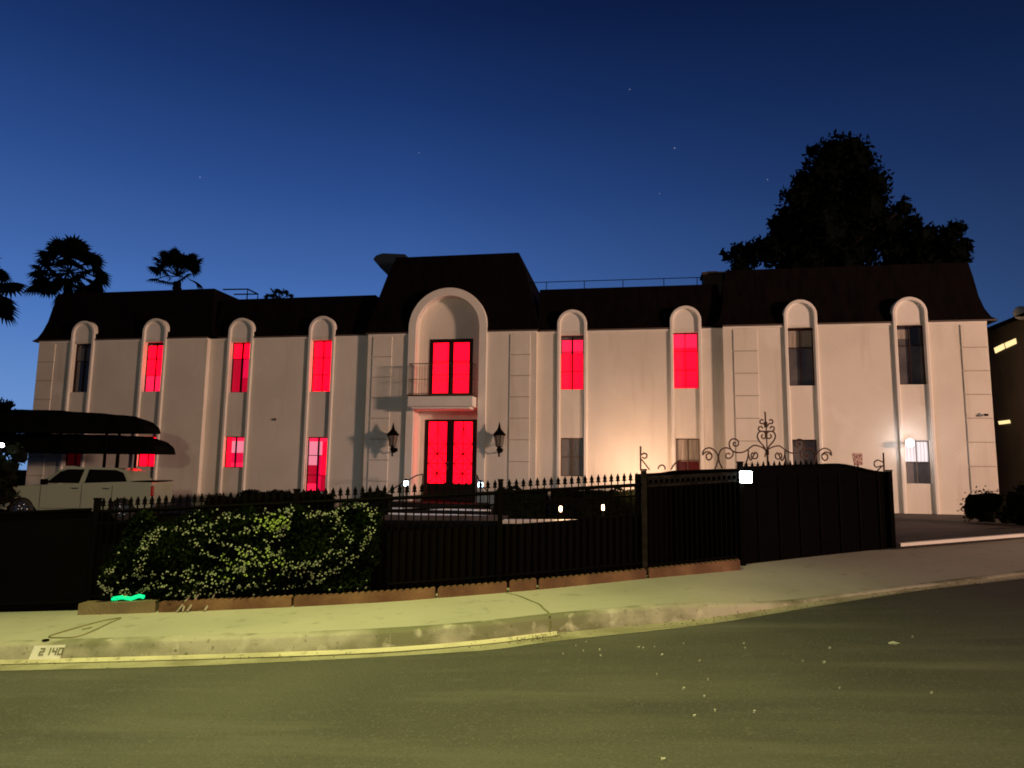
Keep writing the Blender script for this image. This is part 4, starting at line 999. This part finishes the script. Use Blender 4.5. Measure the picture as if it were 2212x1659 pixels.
# ground floods hidden behind the gate lighting the right half of the wall
def flood(x, y, z, pw, c, tgt, label, name='ground_floodlight', ang_=120, vis=True):
    g_ = zyard(*ud(Vector((x, y, 0)))); o3 = Vector((x, y, g_)); o = empty(name, o3, label, 'floodlight', 'warm floodlights washing the mansion wall')
    q = MB(); q.box(x - .11, x + .11, y - .05, y + .03, z - .1, z + .06, .01); q.tube([(x, y, g_ - .05), (x, y, z - .08)], .018, 6); q.build('housing', m_iron, o, org=o3)
    q = MB(); q.box(x - .09, x + .09, y + .032, y + .040, z - .08, z + .04); q.build('lens', m_lamp_warm, o, org=o3)
    l = bpy.data.lights.new(name + '_light', 'SPOT'); l.energy = pw; l.color = c; l.spot_size = R(ang_); l.spot_blend = .9; l.shadow_soft_size = .12
    lo = bpy.data.objects.new(name + '_light', l); col.objects.link(lo); lo.location = (x, y + .1, z); lo.rotation_euler = (Vector(tgt) - Vector((x, y, z))).to_track_quat('-Z', 'Y').to_euler()
    return o
flood(.15, 22.6, -.42, 330, (1, .58, .36), (.3, 25, .7), 'warm floodlight aimed at the wall between the pale-shaded window and the grey window', ang_=135)
flood(6.2, 20.8, -1.1, 130, (1, .66, .48), (6.6, 25, 1.4), 'warm floodlight aimed at the wall under the right pavilion', ang_=140)

# bright white flood by the right-hand lower window
p = at(1966, 957, YP - .34); o = empty('white_floodlight', p, 'glaring white floodlight at the top left of the right lower window', 'floodlight')
g_ = zyard(*ud(p))
q = MB(); q.lathe([(.08, -.03), (.12, -.01), (.12, .03), (.05, .05)], (0, 0, 0), 12, axis='y'); q.build('lens', m_lamp_flood, o)
q = MB(); q.box(-.1, .1, .06, .14, -.1, .1, .01); q.build('housing', m_trim, o)
q = MB(); q.tube([(-.02, .12, 0), (-.12, .27, 0)], .02, 7); q.build('bracket', m_trim, o)
l = bpy.data.lights.new('white_floodlight_light', 'POINT'); l.energy = 9; l.color = (1, .93, .97); l.shadow_soft_size = .06
lo = bpy.data.objects.new('white_floodlight_light', l); col.objects.link(lo); lo.location = p + Vector((0, -.16, 0))

# lamp at the far left edge
p = at(2, 962, 19.0); o = empty('garden_floodlight', p, 'bright lamp glaring at the left edge beside the shrub', 'floodlight'); g_ = zyard(*ud(p))
q = MB(); q.lathe([(.05, -.06), (.09, -.03), (.09, .04), (.05, .07)], (0, 0, 0), 12); q.build('lens', m_lamp_white, o)
q = MB(); q.tube([(0, .0, -.07), (0, .0, g_ - p.z - .05)], .02, 7); q.build('pole', m_iron, o)
l = bpy.data.lights.new('garden_floodlight_light', 'POINT'); l.energy = 6; l.color = (.85, .95, 1); l.shadow_soft_size = .08
lo = bpy.data.objects.new('garden_floodlight_light', l); col.objects.link(lo); lo.location = p + Vector((.15, .12, .1))

# ------------------------------------------------------------------ canopies
def canopy(px1, pyt, pyb, y0, y1, xl, label, drop, edge=.35):
    a = at(px1, pyb, y0); top = at(200, pyt, y0).z; bot = a.z; x1 = at(px1, pyb, y1).x; zg = zyard(*ud(Vector((x1 - 2, y0, 0))))
    o3 = Vector(((xl + x1) / 2, (y0 + y1) / 2, zg)); o = empty('fabric_canopy', o3, label, 'canopy', 'black canopies over the parked pickup'); mb = MB()
    sec = []; Hh = top - bot; es_ = [x1 - xl - .01 - (x1 - xl - 1.4) * i / 14 for i in range(15)] + [1.1, .85, .65, .48, .34, .22, .13, .06, .02, .0]
    for i, e_ in enumerate(es_):
        x = x1 - e_; r_ = min(1, e_ / 1.1); rr = math.sqrt(max(0, 1 - (1 - r_) ** 2)) ** .9
        zt = bot + (Hh - drop * max(0, 1 - e_ / 4.5) ** 1.2) * max(.04, rr) + .012 * math.sin(i * 2.1)
        sec.append([(x, y0, bot), (x, y0, bot + (zt - bot) * .93), (x, y0 + .25, zt), (x, y1 - .25, zt), (x, y1, bot + (zt - bot) * .93), (x, y1, bot)])
    for A, B in zip(sec, sec[1:]):
        for k in range(5): mb.face([A[k], B[k], B[k + 1], A[k + 1]])
        mb.face([(A[0][0], y0, bot + .0), (B[0][0], y0, bot + .0), (B[5][0], y1, bot + .0), (A[5][0], y1, bot + .0)])
    mb.face(sec[0]); mb.face(sec[-1]); mb.build('canopy_top', m_canvas, o, org=o3)
    for x, yy in ((xl + .3, y0 + .1), (xl + .3, y1 - .1), (x1 - 1.55, y0 + .1), (x1 - 1.55, y1 - .1)):
        q = MB(); q.box(x - .035, x + .035, yy - .035, yy + .035, zg - .1, bot + .03); q.build('post', m_iron, o, org=o3)
canopy(347, 883, 935, 21.2, 22.0, -25.5, 'upper black canopy, its rounded end stopping short of the lower one', .28)
canopy(379, 936, 981, 22.1, 23.2, -25.0, 'lower black canopy reaching farther right above the pickup', .10)

# ------------------------------------------------------------------ pickup
TY = 20.3
def tp(px, py): return at(px, py, TY)
tx0, tx1 = tp(50, 1060).x, tp(414, 1060).x; zg = at(86, 1124, TY).z; L = tx1 - tx0
truck = empty('pickup_truck', ((tx0 + tx1) / 2, TY + .95, zg), 'white crew-cab pickup truck parked facing left beneath the black canopies', 'pickup truck'); TO = Vector(truck.location)
S = .97; SX = .842; tx1 = tx0 + 5.7 * SX
def T(x, z): return (tx0 + x * SX, zg + z * S)
wf, wr, wrad = .88, 4.6, .385
def arch(cx, r, n=10): return [T(cx + r * S / SX * math.cos(pi * i / n) * -1, .36 + r * math.sin(pi * i / n)) for i in range(n + 1)]
body = [T(.05, .42)] + arch(wf, .47) + [T(1.5, .36), T(3.9, .36)] + arch(wr, .47) + [T(5.62, .45), T(5.70, .60), T(5.68, 1.25), T(5.66, 1.32), T(4.95, 1.33), T(4.92, 1.30), T(1.52, 1.22), T(.55, 1.14), T(.14, 1.04), T(.02, .85), T(.0, .55)]
y0, y1 = TY, TY + 1.9
mb = MB(); fs = mb.prism(body, 'y', y0, y1); bmesh.ops.bevel(mb.bm, geom=[e for e in mb.bm.edges if abs(e.verts[0].co.y - e.verts[1].co.y) < 1e-5], offset=.04, segments=2, affect='EDGES')
mb.build('body', m_white, truck, org=TO)
cab = [T(1.42, 1.24), T(2.12, 1.74), T(2.4, 1.82), T(4.2, 1.80), T(4.6, 1.70), T(4.92, 1.32)]
mb = MB(); lo_ = [(p[0], y0 + .06, p[1]) for p in cab]; 
A = [mb.bm.verts.new((p[0], y0 + (.05 if p[1] < zg + 1.4 * S else .20), p[1])) for p in cab]; B = [mb.bm.verts.new((p[0], y1 - (.05 if p[1] < zg + 1.4 * S else .20), p[1])) for p in cab]
mb.bm.faces.new(A); mb.bm.faces.new(B[::-1])
for i in range(len(cab)): mb.bm.faces.new((A[i], B[i], B[(i + 1) % len(cab)], A[(i + 1) % len(cab)]))
bmesh.ops.bevel(mb.bm, geom=list(mb.bm.edges), offset=.03, segments=2, affect='EDGES')
cabo = mb.build('cab', m_white, truck, org=TO)
def glassq(pts, name):
    mb = MB(); ys = lambda z: y0 + .05 + .15 * max(0, (z - zg - 1.3 * S)) / (.5 * S) - .012
    mb.face([(p[0], ys(p[1]), p[1]) for p in pts]); mb.face([(p[0], ys(p[1]) + .006, p[1]) for p in pts])
    return mb.build(name, mat('car_glass', (.004, .004, .004), .3, spec=.1), cabo, org=TO)
glassq([T(1.72, 1.27), T(2.16, 1.66), T(2.42, 1.74), T(3.02, 1.74), T(2.92, 1.27)], 'side_window')
glassq([T(3.14, 1.28), T(3.20, 1.74), T(4.2, 1.73), T(4.5, 1.64), T(4.70, 1.34)], 'side_window')
ln = MB()
for x in (1.55, 3.06, 4.2): ln.box(tx0 + x * SX - .006, tx0 + x * SX + .006, y0 - .004, y0 + .01, zg + .42 * S, zg + 1.2 * S)
ln.box(tx0 + 1.55 * SX, tx0 + 4.2 * SX, y0 - .004, y0 + .01, zg + .42 * S - .006, zg + .42 * S + .006); ln.build('door_seams', m_iron, truck, org=TO)
for x in (2.84, 4.0):
    q = MB(); q.box(tx0 + x * SX - .09, tx0 + x * SX + .09, y0 - .045, y0 - .004, zg + 1.08 * S, zg + 1.12 * S, .01); q.build('door_handle', m_chrome, truck, org=TO)
q = MB(); q.box(tx0 + 1.62 * SX, tx0 + 1.84 * SX, y0 - .2, y0 - .02, zg + 1.22 * S, zg + 1.4 * S, .03); q.build('side_mirror', m_iron, truck, org=TO)
wh0 = None
for cx, yy in ((wf, y0 + .13), (wr, y0 + .13), (wf, y1 - .13), (wr, y1 - .13)):
    px_, pz_ = T(cx, wrad)
    if wh0 is None:
        q = MB(); q.lathe([(wrad * S * .62, -.11), (wrad * S * .93, -.12), (wrad * S, -.08), (wrad * S, .08), (wrad * S * .93, .12), (wrad * S * .62, .11)], (0, 0, 0), 24, axis='y'); wh0 = q.build('wheel', m_tyre, truck)
        q = MB(); q.lathe([(wrad * S * .60, -.118), (wrad * S * .56, -.09), (.09, -.085), (.07, -.125), (.02, -.128)], (0, 0, 0), 20, axis='y')
        for k_2 in range(6):
            a = k_2 * pi / 3; q.tube([(.07 * math.cos(a), -.118, .07 * math.sin(a)), (wrad * S * .58 * math.cos(a), -.112, wrad * S * .58 * math.sin(a))], .024, 6)
        q.build('rim', m_chrome, wh0); wo = wh0
    else: wo = copy_tree(wh0, truck)
    wo.location = Vector((px_, yy, pz_)) - TO
q = MB(); q.box(tx1 - .05, tx1 + .012, y0 + .01, y0 + .16, zg + .85 * S, zg + 1.2 * S, .01); q.build('tail_light', m_redl, truck, org=TO)
q = MB(); q.box(tx0 - .02, tx0 + .25, y0 + .0, y0 + .25, zg + .78 * S, zg + .95 * S, .02); q.build('headlight', m_amb, truck, org=TO)
q = MB(); q.box(tx0 - .10, tx0 + .25, y0 + .03, y1 - .03, zg + .42 * S, zg + .62 * S, .03); q.build('bumper', m_chrome, truck, org=TO)
q = MB(); q.box(tx1 - .1, tx1 + .12, y0 + .06, y1 - .06, zg + .45 * S, zg + .62 * S, .03); q.build('bumper', m_chrome, truck, org=TO)
q = MB(); q.box(tx0 + 4.97 * SX, tx1 - .02, y0 + .0, y1, zg + 1.335 * S, zg + 1.37 * S, .01); q.build('bed_cover', m_iron, truck, org=TO)

truck.rotation_euler.z = R(16); truck.location.x = -17.72; truck.location.y = 21.5
# ------------------------------------------------------------------ neighbouring building at right
def onx(px, py, X):
    r = M @ Vector((px - CX, -(py - CY), -FP)); return r * (X / r.x)
NX = 13.6
e1, e2 = onx(2140, 728, NX), onx(2212, 668, NX)
nb = empty('neighbour_building', (NX + 4, 32, -1.3), 'dark neighbouring building with lit yellow windows beyond the right corner', 'building'); NO = Vector(nb.location)
m_nwall = mat('dark_neighbour_wall', (.09, .075, .05), .9, c2=(.06, .05, .035), scale=.8)
q = MB(); zt = (e1.z + e2.z) / 2
q.box(NX, NX + 9, 25.6, 44, -2.2, zt - .02); q.build('wall', m_nwall, nb, org=NO)
q = MB(); 
q.face([(NX - .35, 25.2, zt), (NX - .35, 44.4, zt), (NX + 4.5, 44.4, zt + 1.3), (NX + 4.5, 25.2, zt + 1.3)]); q.face([(NX + 9.35, 25.2, zt), (NX + 9.35, 44.4, zt), (NX + 4.5, 44.4, zt + 1.3), (NX + 4.5, 25.2, zt + 1.3)])
q.face([(NX - .35, 25.2, zt), (NX + 9.35, 25.2, zt), (NX + 4.5, 25.2, zt + 1.3)]); q.face([(NX - .35, 25.2, zt), (NX + 9.35, 25.2, zt), (NX + 9.35, 44.4, zt), (NX - .35, 44.4, zt)]); q.face([(NX - .35, 44.4, zt), (NX + 9.35, 44.4, zt), (NX + 4.5, 44.4, zt + 1.3)])
q.build('roof', m_roof, nb, org=NO)
def nwin(p0, p1, p2, p3, m, name='window'):
    q = MB(); P_ = [onx(*p, NX - .03) for p in (p0, p1, p2, p3)]; q.face(P_); q.face([p + Vector((.02, 0, 0)) for p in P_])
    for i in range(4): q.face([P_[i], P_[(i + 1) % 4], P_[(i + 1) % 4] + Vector((.02, 0, 0)), P_[i] + Vector((.02, 0, 0))])
    return q.build(name, m, nb, org=NO)
nwin((2147, 752), (2167, 742), (2170, 753), (2150, 763), m_yellow); nwin((2170, 741), (2193, 731), (2195, 742), (2173, 752), m_yellow)
nwin((2156, 910), (2180, 907), (2182, 914), (2158, 917), m_yellow, 'wall_lamp')  # flat glowing panel for the lamp on its wall
# lit spot at its roofline, put in as a pale disc
q = MB(); a = onx(2206, 676, NX - .1); q.lathe([(.0, -.0), (.25, .0), (.22, .1)], a, 16, axis='y'); q.build('lit_spot_disc', m_trim, nb, org=NO)

# ------------------------------------------------------------------ street details
# painted address number on the kerb face
def kpt(px, py):
    # pixel -> kerb face (vertical surface following KF)
    r = M @ Vector((px - CX, -(py - CY), -FP)); lo, hi = .3, 2.5
    t = 7.3 / r.dot(Dv)
    for _ in range(30):
        p = r * t; u, d = ud(p); t *= (KF(u) - .004) / d
    return r * t
P4 = [(66, 1428), (122, 1424), (144, 1387), (85, 1388)]
q = MB(); n = 6
def bil(s, t):
    a = Vector(P4[0]).lerp(Vector(P4[1]), s); b = Vector(P4[3]).lerp(Vector(P4[2]), s); return a.lerp(b, t)
uA, uB = ud(kpt(62, 1408))[0], ud(kpt(140, 1408))[0]
def kf3(u, h, o=.004): return W(u, KF(u) + .008 * min(1, h / .15) - o, zroad(u) + h)
def block(u0, u1, h0, h1, o, slant=0, mb=None):
    nn = max(1, int((u1 - u0) / .05))
    for i in range(nn):
        a = u0 + (u1 - u0) * i / nn; b = u0 + (u1 - u0) * (i + 1) / nn
        mb.face([kf3(a, h0, o), kf3(b, h0, o), kf3(b + slant, h1, o), kf3(a + slant, h1, o)])
block(uA, uB - .05, .022, .165, .004, .05, q)
nplate = q.build('address_number', m_paint, None, org=kf3(uA, .1)); tag(nplate, 'white painted house number patch reading 2140 on the kerb face', 'house number')
seg = {'2': 'abged', '1': 'bc', '4': 'fgbc', '0': 'abcdef'}
q = MB(); wd, hg = .052, .072; u = uA + .105; hb0 = .068; th = .013
for chh in '2140':
    sl = .02
    def S_(u0, u1, h0, h1): block(u0 + sl * (h0 - hb0) / hg, u1 + sl * (h0 - hb0) / hg, h0, h1, .008, sl * (h1 - h0) / hg, q)
    s_ = seg[chh]
    if 'a' in s_: S_(u, u + wd, hb0 + hg - th, hb0 + hg)
    if 'g' in s_: S_(u, u + wd, hb0 + hg / 2 - th / 2, hb0 + hg / 2 + th / 2)
    if 'd' in s_: S_(u, u + wd, hb0, hb0 + th)
    if 'b' in s_: S_(u + wd - th, u + wd, hb0 + hg / 2, hb0 + hg)
    if 'c' in s_: S_(u + wd - th, u + wd, hb0, hb0 + hg / 2)
    if 'f' in s_: S_(u, u + th, hb0 + hg / 2, hb0 + hg)
    if 'e' in s_: S_(u, u + th, hb0, hb0 + hg / 2)
    u += .064 if chh != '1' else .070
q.build('digits', m_digit, nplate, org=kf3(uA, .1))
# pale scraps on the asphalt
def c5(x, y): return ((2100 + x / 1.271) / 1.736, (1900 + y / 1.271) / 1.736)
def onroad(px, py):
    r = M @ Vector((px - CX, -(py - CY), -FP)); t = -1.7 / (r.z - .06 * r.dot(Uv)); return r * t
scr = [(110, 690), (190, 685), (195, 713), (375, 672), (395, 676), (450, 672), (590, 655), (485, 708), (665, 737), (463, 802), (707, 828), (590, 870), (690, 908), (740, 975), (925, 980), (875, 655), (882, 675), (1157, 738), (1258, 745), (1285, 675), (1332, 868), (492, 1207), (75, 665), (125, 648), (15, 703), (640, 1000), (1770, 890), (1680, 622)]
s0 = None
for i, c in enumerate(scr):
    p = onroad(*c5(*c)); u, d = ud(p)
    if s0 is None:
        q = MB(); vs = [(.018 * math.cos(a) * (1 + .3 * math.sin(3 * a)), .014 * math.sin(a), .004 + .004 * math.cos(2 * a)) for a in [k * pi / 4 for k in range(8)]]
        q.face([(x, y, z + .006) for x, y, z in vs]); q.face([(x, y, .0) for x, y, z in vs][::-1]); s0 = q.build('paper_scrap', m_scrap); o = s0
    else: o = s0.copy(); col.objects.link(o)
    tag(o, 'tiny pale scrap lying on the dark asphalt', 'scrap', 'tiny scraps scattered on the street')
    o.location = (p.x, p.y, zroad(u) + .001); k_3 = random.uniform(.35, .85) * (1.15 if c in ((740, 975), (925, 980), (1157, 738)) else 1); o.scale = (k_3, k_3, 1); o.rotation_euler = (0, 0, random.random() * 6)
p = onroad(1932, 1391); u, d = ud(p)
q = MB(); q.face([(-.05, -.02, .004), (.045, -.025, .012), (.05, .02, .006), (.0, .032, .018), (-.045, .022, .006)]); q.face([(-.05, -.02, 0), (.045, -.025, .0), (.05, .02, .0), (-.045, .022, .0)])
o = q.build('crumpled_paper', m_scrap); o.location = (p.x, p.y, zroad(u) + .001); tag(o, 'largest white crumpled paper on the asphalt toward the right', 'paper')
# loop-shaped shadow on the pavement near the address, built as a dark tube
def onwalk(px, py):
    r = M @ Vector((px - CX, -(py - CY), -FP)); t = -1.48 / (r.z - .06 * r.dot(Uv)); p = r * t; u, d = ud(p); tt = max(0, (d - kf(u) - .16) / (bk(u) + .35 - kf(u) - .16)); p.z = zw(u, tt) + .006; return p
m_loop_shadow = mat('loop_shadow_tone', (.16, .15, .07), .8)
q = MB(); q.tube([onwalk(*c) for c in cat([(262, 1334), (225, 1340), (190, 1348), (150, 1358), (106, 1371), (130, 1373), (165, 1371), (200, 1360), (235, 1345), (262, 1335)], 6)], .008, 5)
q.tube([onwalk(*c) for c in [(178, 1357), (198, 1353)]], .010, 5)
tag(q.build('shadow_loop', m_loop_shadow, None, org=onwalk(180, 1355)), 'thin dark tube drawing a loop-shaped shadow on the pavement above the house number', 'shadow_mark')
q = MB(); q.lathe([(.035, 0), (.03, .012), (.012, .015)], onwalk(99, 1379), 10)
tag(q.build('pavement_stud', m_iron, None, org=onwalk(99, 1379)), 'small dark round stud set in the pavement above the house number', 'stud')
# leaf and grit scatter in the gutter
q = MB()
for i in range(420):
    u = random.choice([random.gauss(.35, .12), random.uniform(-6, 6), random.uniform(1.5, 6)]); d = KF(u) - random.random() * .25
    leaf(q, W(u, d, zroad(u) + .022), random.uniform(.005, .016))
q.build('gutter_grit', mat('dry_debris', (.28, .25, .15), .9, c2=(.12, .11, .06), scale=8)); bpy.context.scene.objects['gutter_grit']['kind'] = 'stuff'; bpy.context.scene.objects['gutter_grit']['label'] = 'dry leaf bits and grit along the gutter'
# pale drive kerb line at right
q = MB(); pA = W(6.2, BK(6.2) + .34, 0); pB = W(10.5, BK(10.5) + .05, 0); pa_ = [pA.lerp(pB, i / 10) for i in range(11)]
for a, b in zip(pa_, pa_[1:]):
    za, zb_ = zback(ud(a)[0]) + .06, zback(ud(b)[0]) + .06; o2 = Dv * .10
    A_, B_ = Vector((a.x, a.y, za)), Vector((b.x, b.y, zb_)); q.face([A_, B_, B_ + o2, A_ + o2]); q.face([A_ - Vector((0, 0, .1)), B_ - Vector((0, 0, .1)), B_, A_])
o = q.build('driveway_kerb', m_trim, None, org=pA); tag(o, 'thin pale kerb line crossing the right driveway mouth', 'kerb')

# ------------------------------------------------------------------ street lamps outside the frame, one of them an added wall fill
def street_lamp(base, head, label, pw, c, size=.16, cone=None):
    base, head = Vector(base), Vector(head); o = empty('street_lamp', base, label, 'street lamp', 'street lamps along the road')
    top = Vector((base.x, base.y, head.z + .25)); q = MB(); q.tube([base, top], .09, 10, taper=.6); q.build('pole', m_post, o, org=base)
    q = MB(); q.tube([top, top.lerp(head, .5) + Vector((0, 0, .25)), head + Vector((0, 0, .12))], .045, 8); q.build('arm', m_post, o, org=base)
    q = MB(); q.lathe([(.30, -.0), (.28, .08), (.12, .16), (.04, .2)], head, 16); q.build('lamp_hood', m_post, o, org=base)
    q = MB(); q.lathe([(.06, -.09), (.17, -.06), (.22, -.005)], head, 16); q.build('lamp_bulb', glow('sodium_bulb', c, 6), o, org=base)
    l = bpy.data.lights.new('street_lamp_light', 'SPOT' if cone else 'POINT'); l.energy = pw; l.color = c; l.shadow_soft_size = size
    if cone: l.spot_size = R(cone); l.spot_blend = .9
    lo = bpy.data.objects.new('street_lamp_light', l); col.objects.link(lo); lo.location = head - Vector((0, 0, .45))
lu, ld = -2.5, 4.8
street_lamp(W(-8.2, BK(-8.2) - .25, zback(-8.2)), W(lu, ld, 7.6), 'street lamp whose arm reaches over the kerb at left', 3700, (1, 1, .34), cone=102)
street_lamp(W(-9.5, -8.6, -2.2), W(-9, -7.0, 6.4), 'added fill lamp behind the view, shaped as a street lamp', 2500, (1, .84, .52), .5)  # unseen lamp added to fill the shadows on the house wall
street_lamp((48, .5, -1.0), (47, 2.2, 5.2), 'street lamp farther up the road at right', 86000, (1, .60, .43), 2.0)

# ------------------------------------------------------------------ sky
wd_ = bpy.data.worlds.new('World'); scene.world = wd_; wd_.use_nodes = True; nt = wd_.node_tree; N, Lk = nt.nodes, nt.links
bg = N['Background']; tc = N.new('ShaderNodeTexCoord')
sp = N.new('ShaderNodeSeparateXYZ'); Lk.new(tc.outputs['Generated'], sp.inputs[0])
r = N.new('ShaderNodeValToRGB'); Lk.new(sp.outputs['Z'], r.inputs[0]); els = r.color_ramp.elements
def srgb(c): return tuple(((v / 255 + .055) / 1.055) ** 2.4 if v > 10 else v / 255 / 12.92 for v in c)
stops = [(0, (112, 150, 205)), (.08, (98, 140, 202)), (.19, (72, 115, 186)), (.28, (57, 94, 160)), (.38, (38, 71, 134)), (.48, (23, 51, 106)), (.58, (11, 31, 76)), (.72, (4, 18, 56)), (1, (1, 7, 32))]
els[0].position = 0; els[0].color = (*srgb(stops[0][1]), 1); els[1].position = 1; els[1].color = (*srgb(stops[-1][1]), 1)
for p, c in stops[1:-1]: e_ = els.new(p); e_.color = (*srgb(c), 1)
# darker away from the afterglow (towards the right)
dt = N.new('ShaderNodeVectorMath'); dt.operation = 'DOT_PRODUCT'; dt.inputs[1].default_value = (Uv * .80 - Dv * .10).normalized() if False else tuple((Uv * 1.0)); Lk.new(tc.outputs['Generated'], dt.inputs[0])
mr_ = N.new('ShaderNodeMapRange'); mr_.inputs['From Min'].default_value = -.15; mr_.inputs['From Max'].default_value = .75; mr_.inputs['To Min'].default_value = 1.0; mr_.inputs['To Max'].default_value = .22; Lk.new(dt.outputs['Value'], mr_.inputs['Value'])
mu = N.new('ShaderNodeVectorMath'); mu.operation = 'SCALE'; Lk.new(r.outputs[0], mu.inputs[0]); 
dt2 = N.new('ShaderNodeVectorMath'); dt2.operation = 'DOT_PRODUCT'; dt2.inputs[1].default_value = tuple(Dv); Lk.new(tc.outputs['Generated'], dt2.inputs[0])
mr2 = N.new('ShaderNodeMapRange'); mr2.inputs['From Min'].default_value = -.2; mr2.inputs['From Max'].default_value = .55; mr2.inputs['To Min'].default_value = .12; mr2.inputs['To Max'].default_value = 1.0; Lk.new(dt2.outputs['Value'], mr2.inputs['Value'])
mm_ = N.new('ShaderNodeMath'); mm_.operation = 'MULTIPLY'; Lk.new(mr_.outputs[0], mm_.inputs[0]); Lk.new(mr2.outputs[0], mm_.inputs[1]); Lk.new(mm_.outputs[0], mu.inputs['Scale'])
sky = N.new('ShaderNodeTexSky'); sky.sky_type = 'NISHITA'; sky.sun_disc = False; sky.sun_elevation = R(-3); sky.sun_rotation = R(-25); 
ad = N.new('ShaderNodeMix'); ad.data_type = 'RGBA'; ad.blend_type = 'ADD'; ad.inputs[0].default_value = .02; Lk.new(mu.outputs[0], ad.inputs[6]); Lk.new(sky.outputs[0], ad.inputs[7])
prev = ad.outputs[2]
# a few stars
for (px, py, s_) in ((1457, 320, .45), (1360, 193, .3), (1425, 418, .22), (432, 383, .25), (1658, 388, .2), (905, 330, .15)):
    v = (M @ Vector((px - CX, -(py - CY), -FP))).normalized(); d_ = N.new('ShaderNodeVectorMath'); d_.operation = 'DOT_PRODUCT'; d_.inputs[1].default_value = v; nm = N.new('ShaderNodeVectorMath'); nm.operation = 'NORMALIZE'; Lk.new(tc.outputs['Generated'], nm.inputs[0]); Lk.new(nm.outputs[0], d_.inputs[0])
    g1 = N.new('ShaderNodeMath'); g1.operation = 'GREATER_THAN'; g1.inputs[1].default_value = math.cos(.00055); Lk.new(d_.outputs['Value'], g1.inputs[0])
    m1 = N.new('ShaderNodeMix'); m1.data_type = 'RGBA'; m1.blend_type = 'ADD'; m1.inputs[7].default_value = (s_, s_, s_, 1); Lk.new(g1.outputs[0], m1.inputs[0]); Lk.new(prev, m1.inputs[6]); prev = m1.outputs[2]
Lk.new(prev, bg.inputs['Color']); bg.inputs['Strength'].default_value = 1.0

# ------------------------------------------------------------------ camera
cam = bpy.data.cameras.new('Camera'); co = bpy.data.objects.new('Camera', cam); col.objects.link(co)
co.matrix_world = M.to_4x4(); cam.sensor_width = 36; cam.lens = FP / 2212 * 36; cam.clip_end = 3000; cam.clip_start = .05
scene.camera = co
scene.view_settings.view_transform = 'Standard'; scene.view_settings.look = 'None'; scene.view_settings.exposure = 0; scene.view_settings.gamma = 1

scene.cycles.filter_width = 1.8
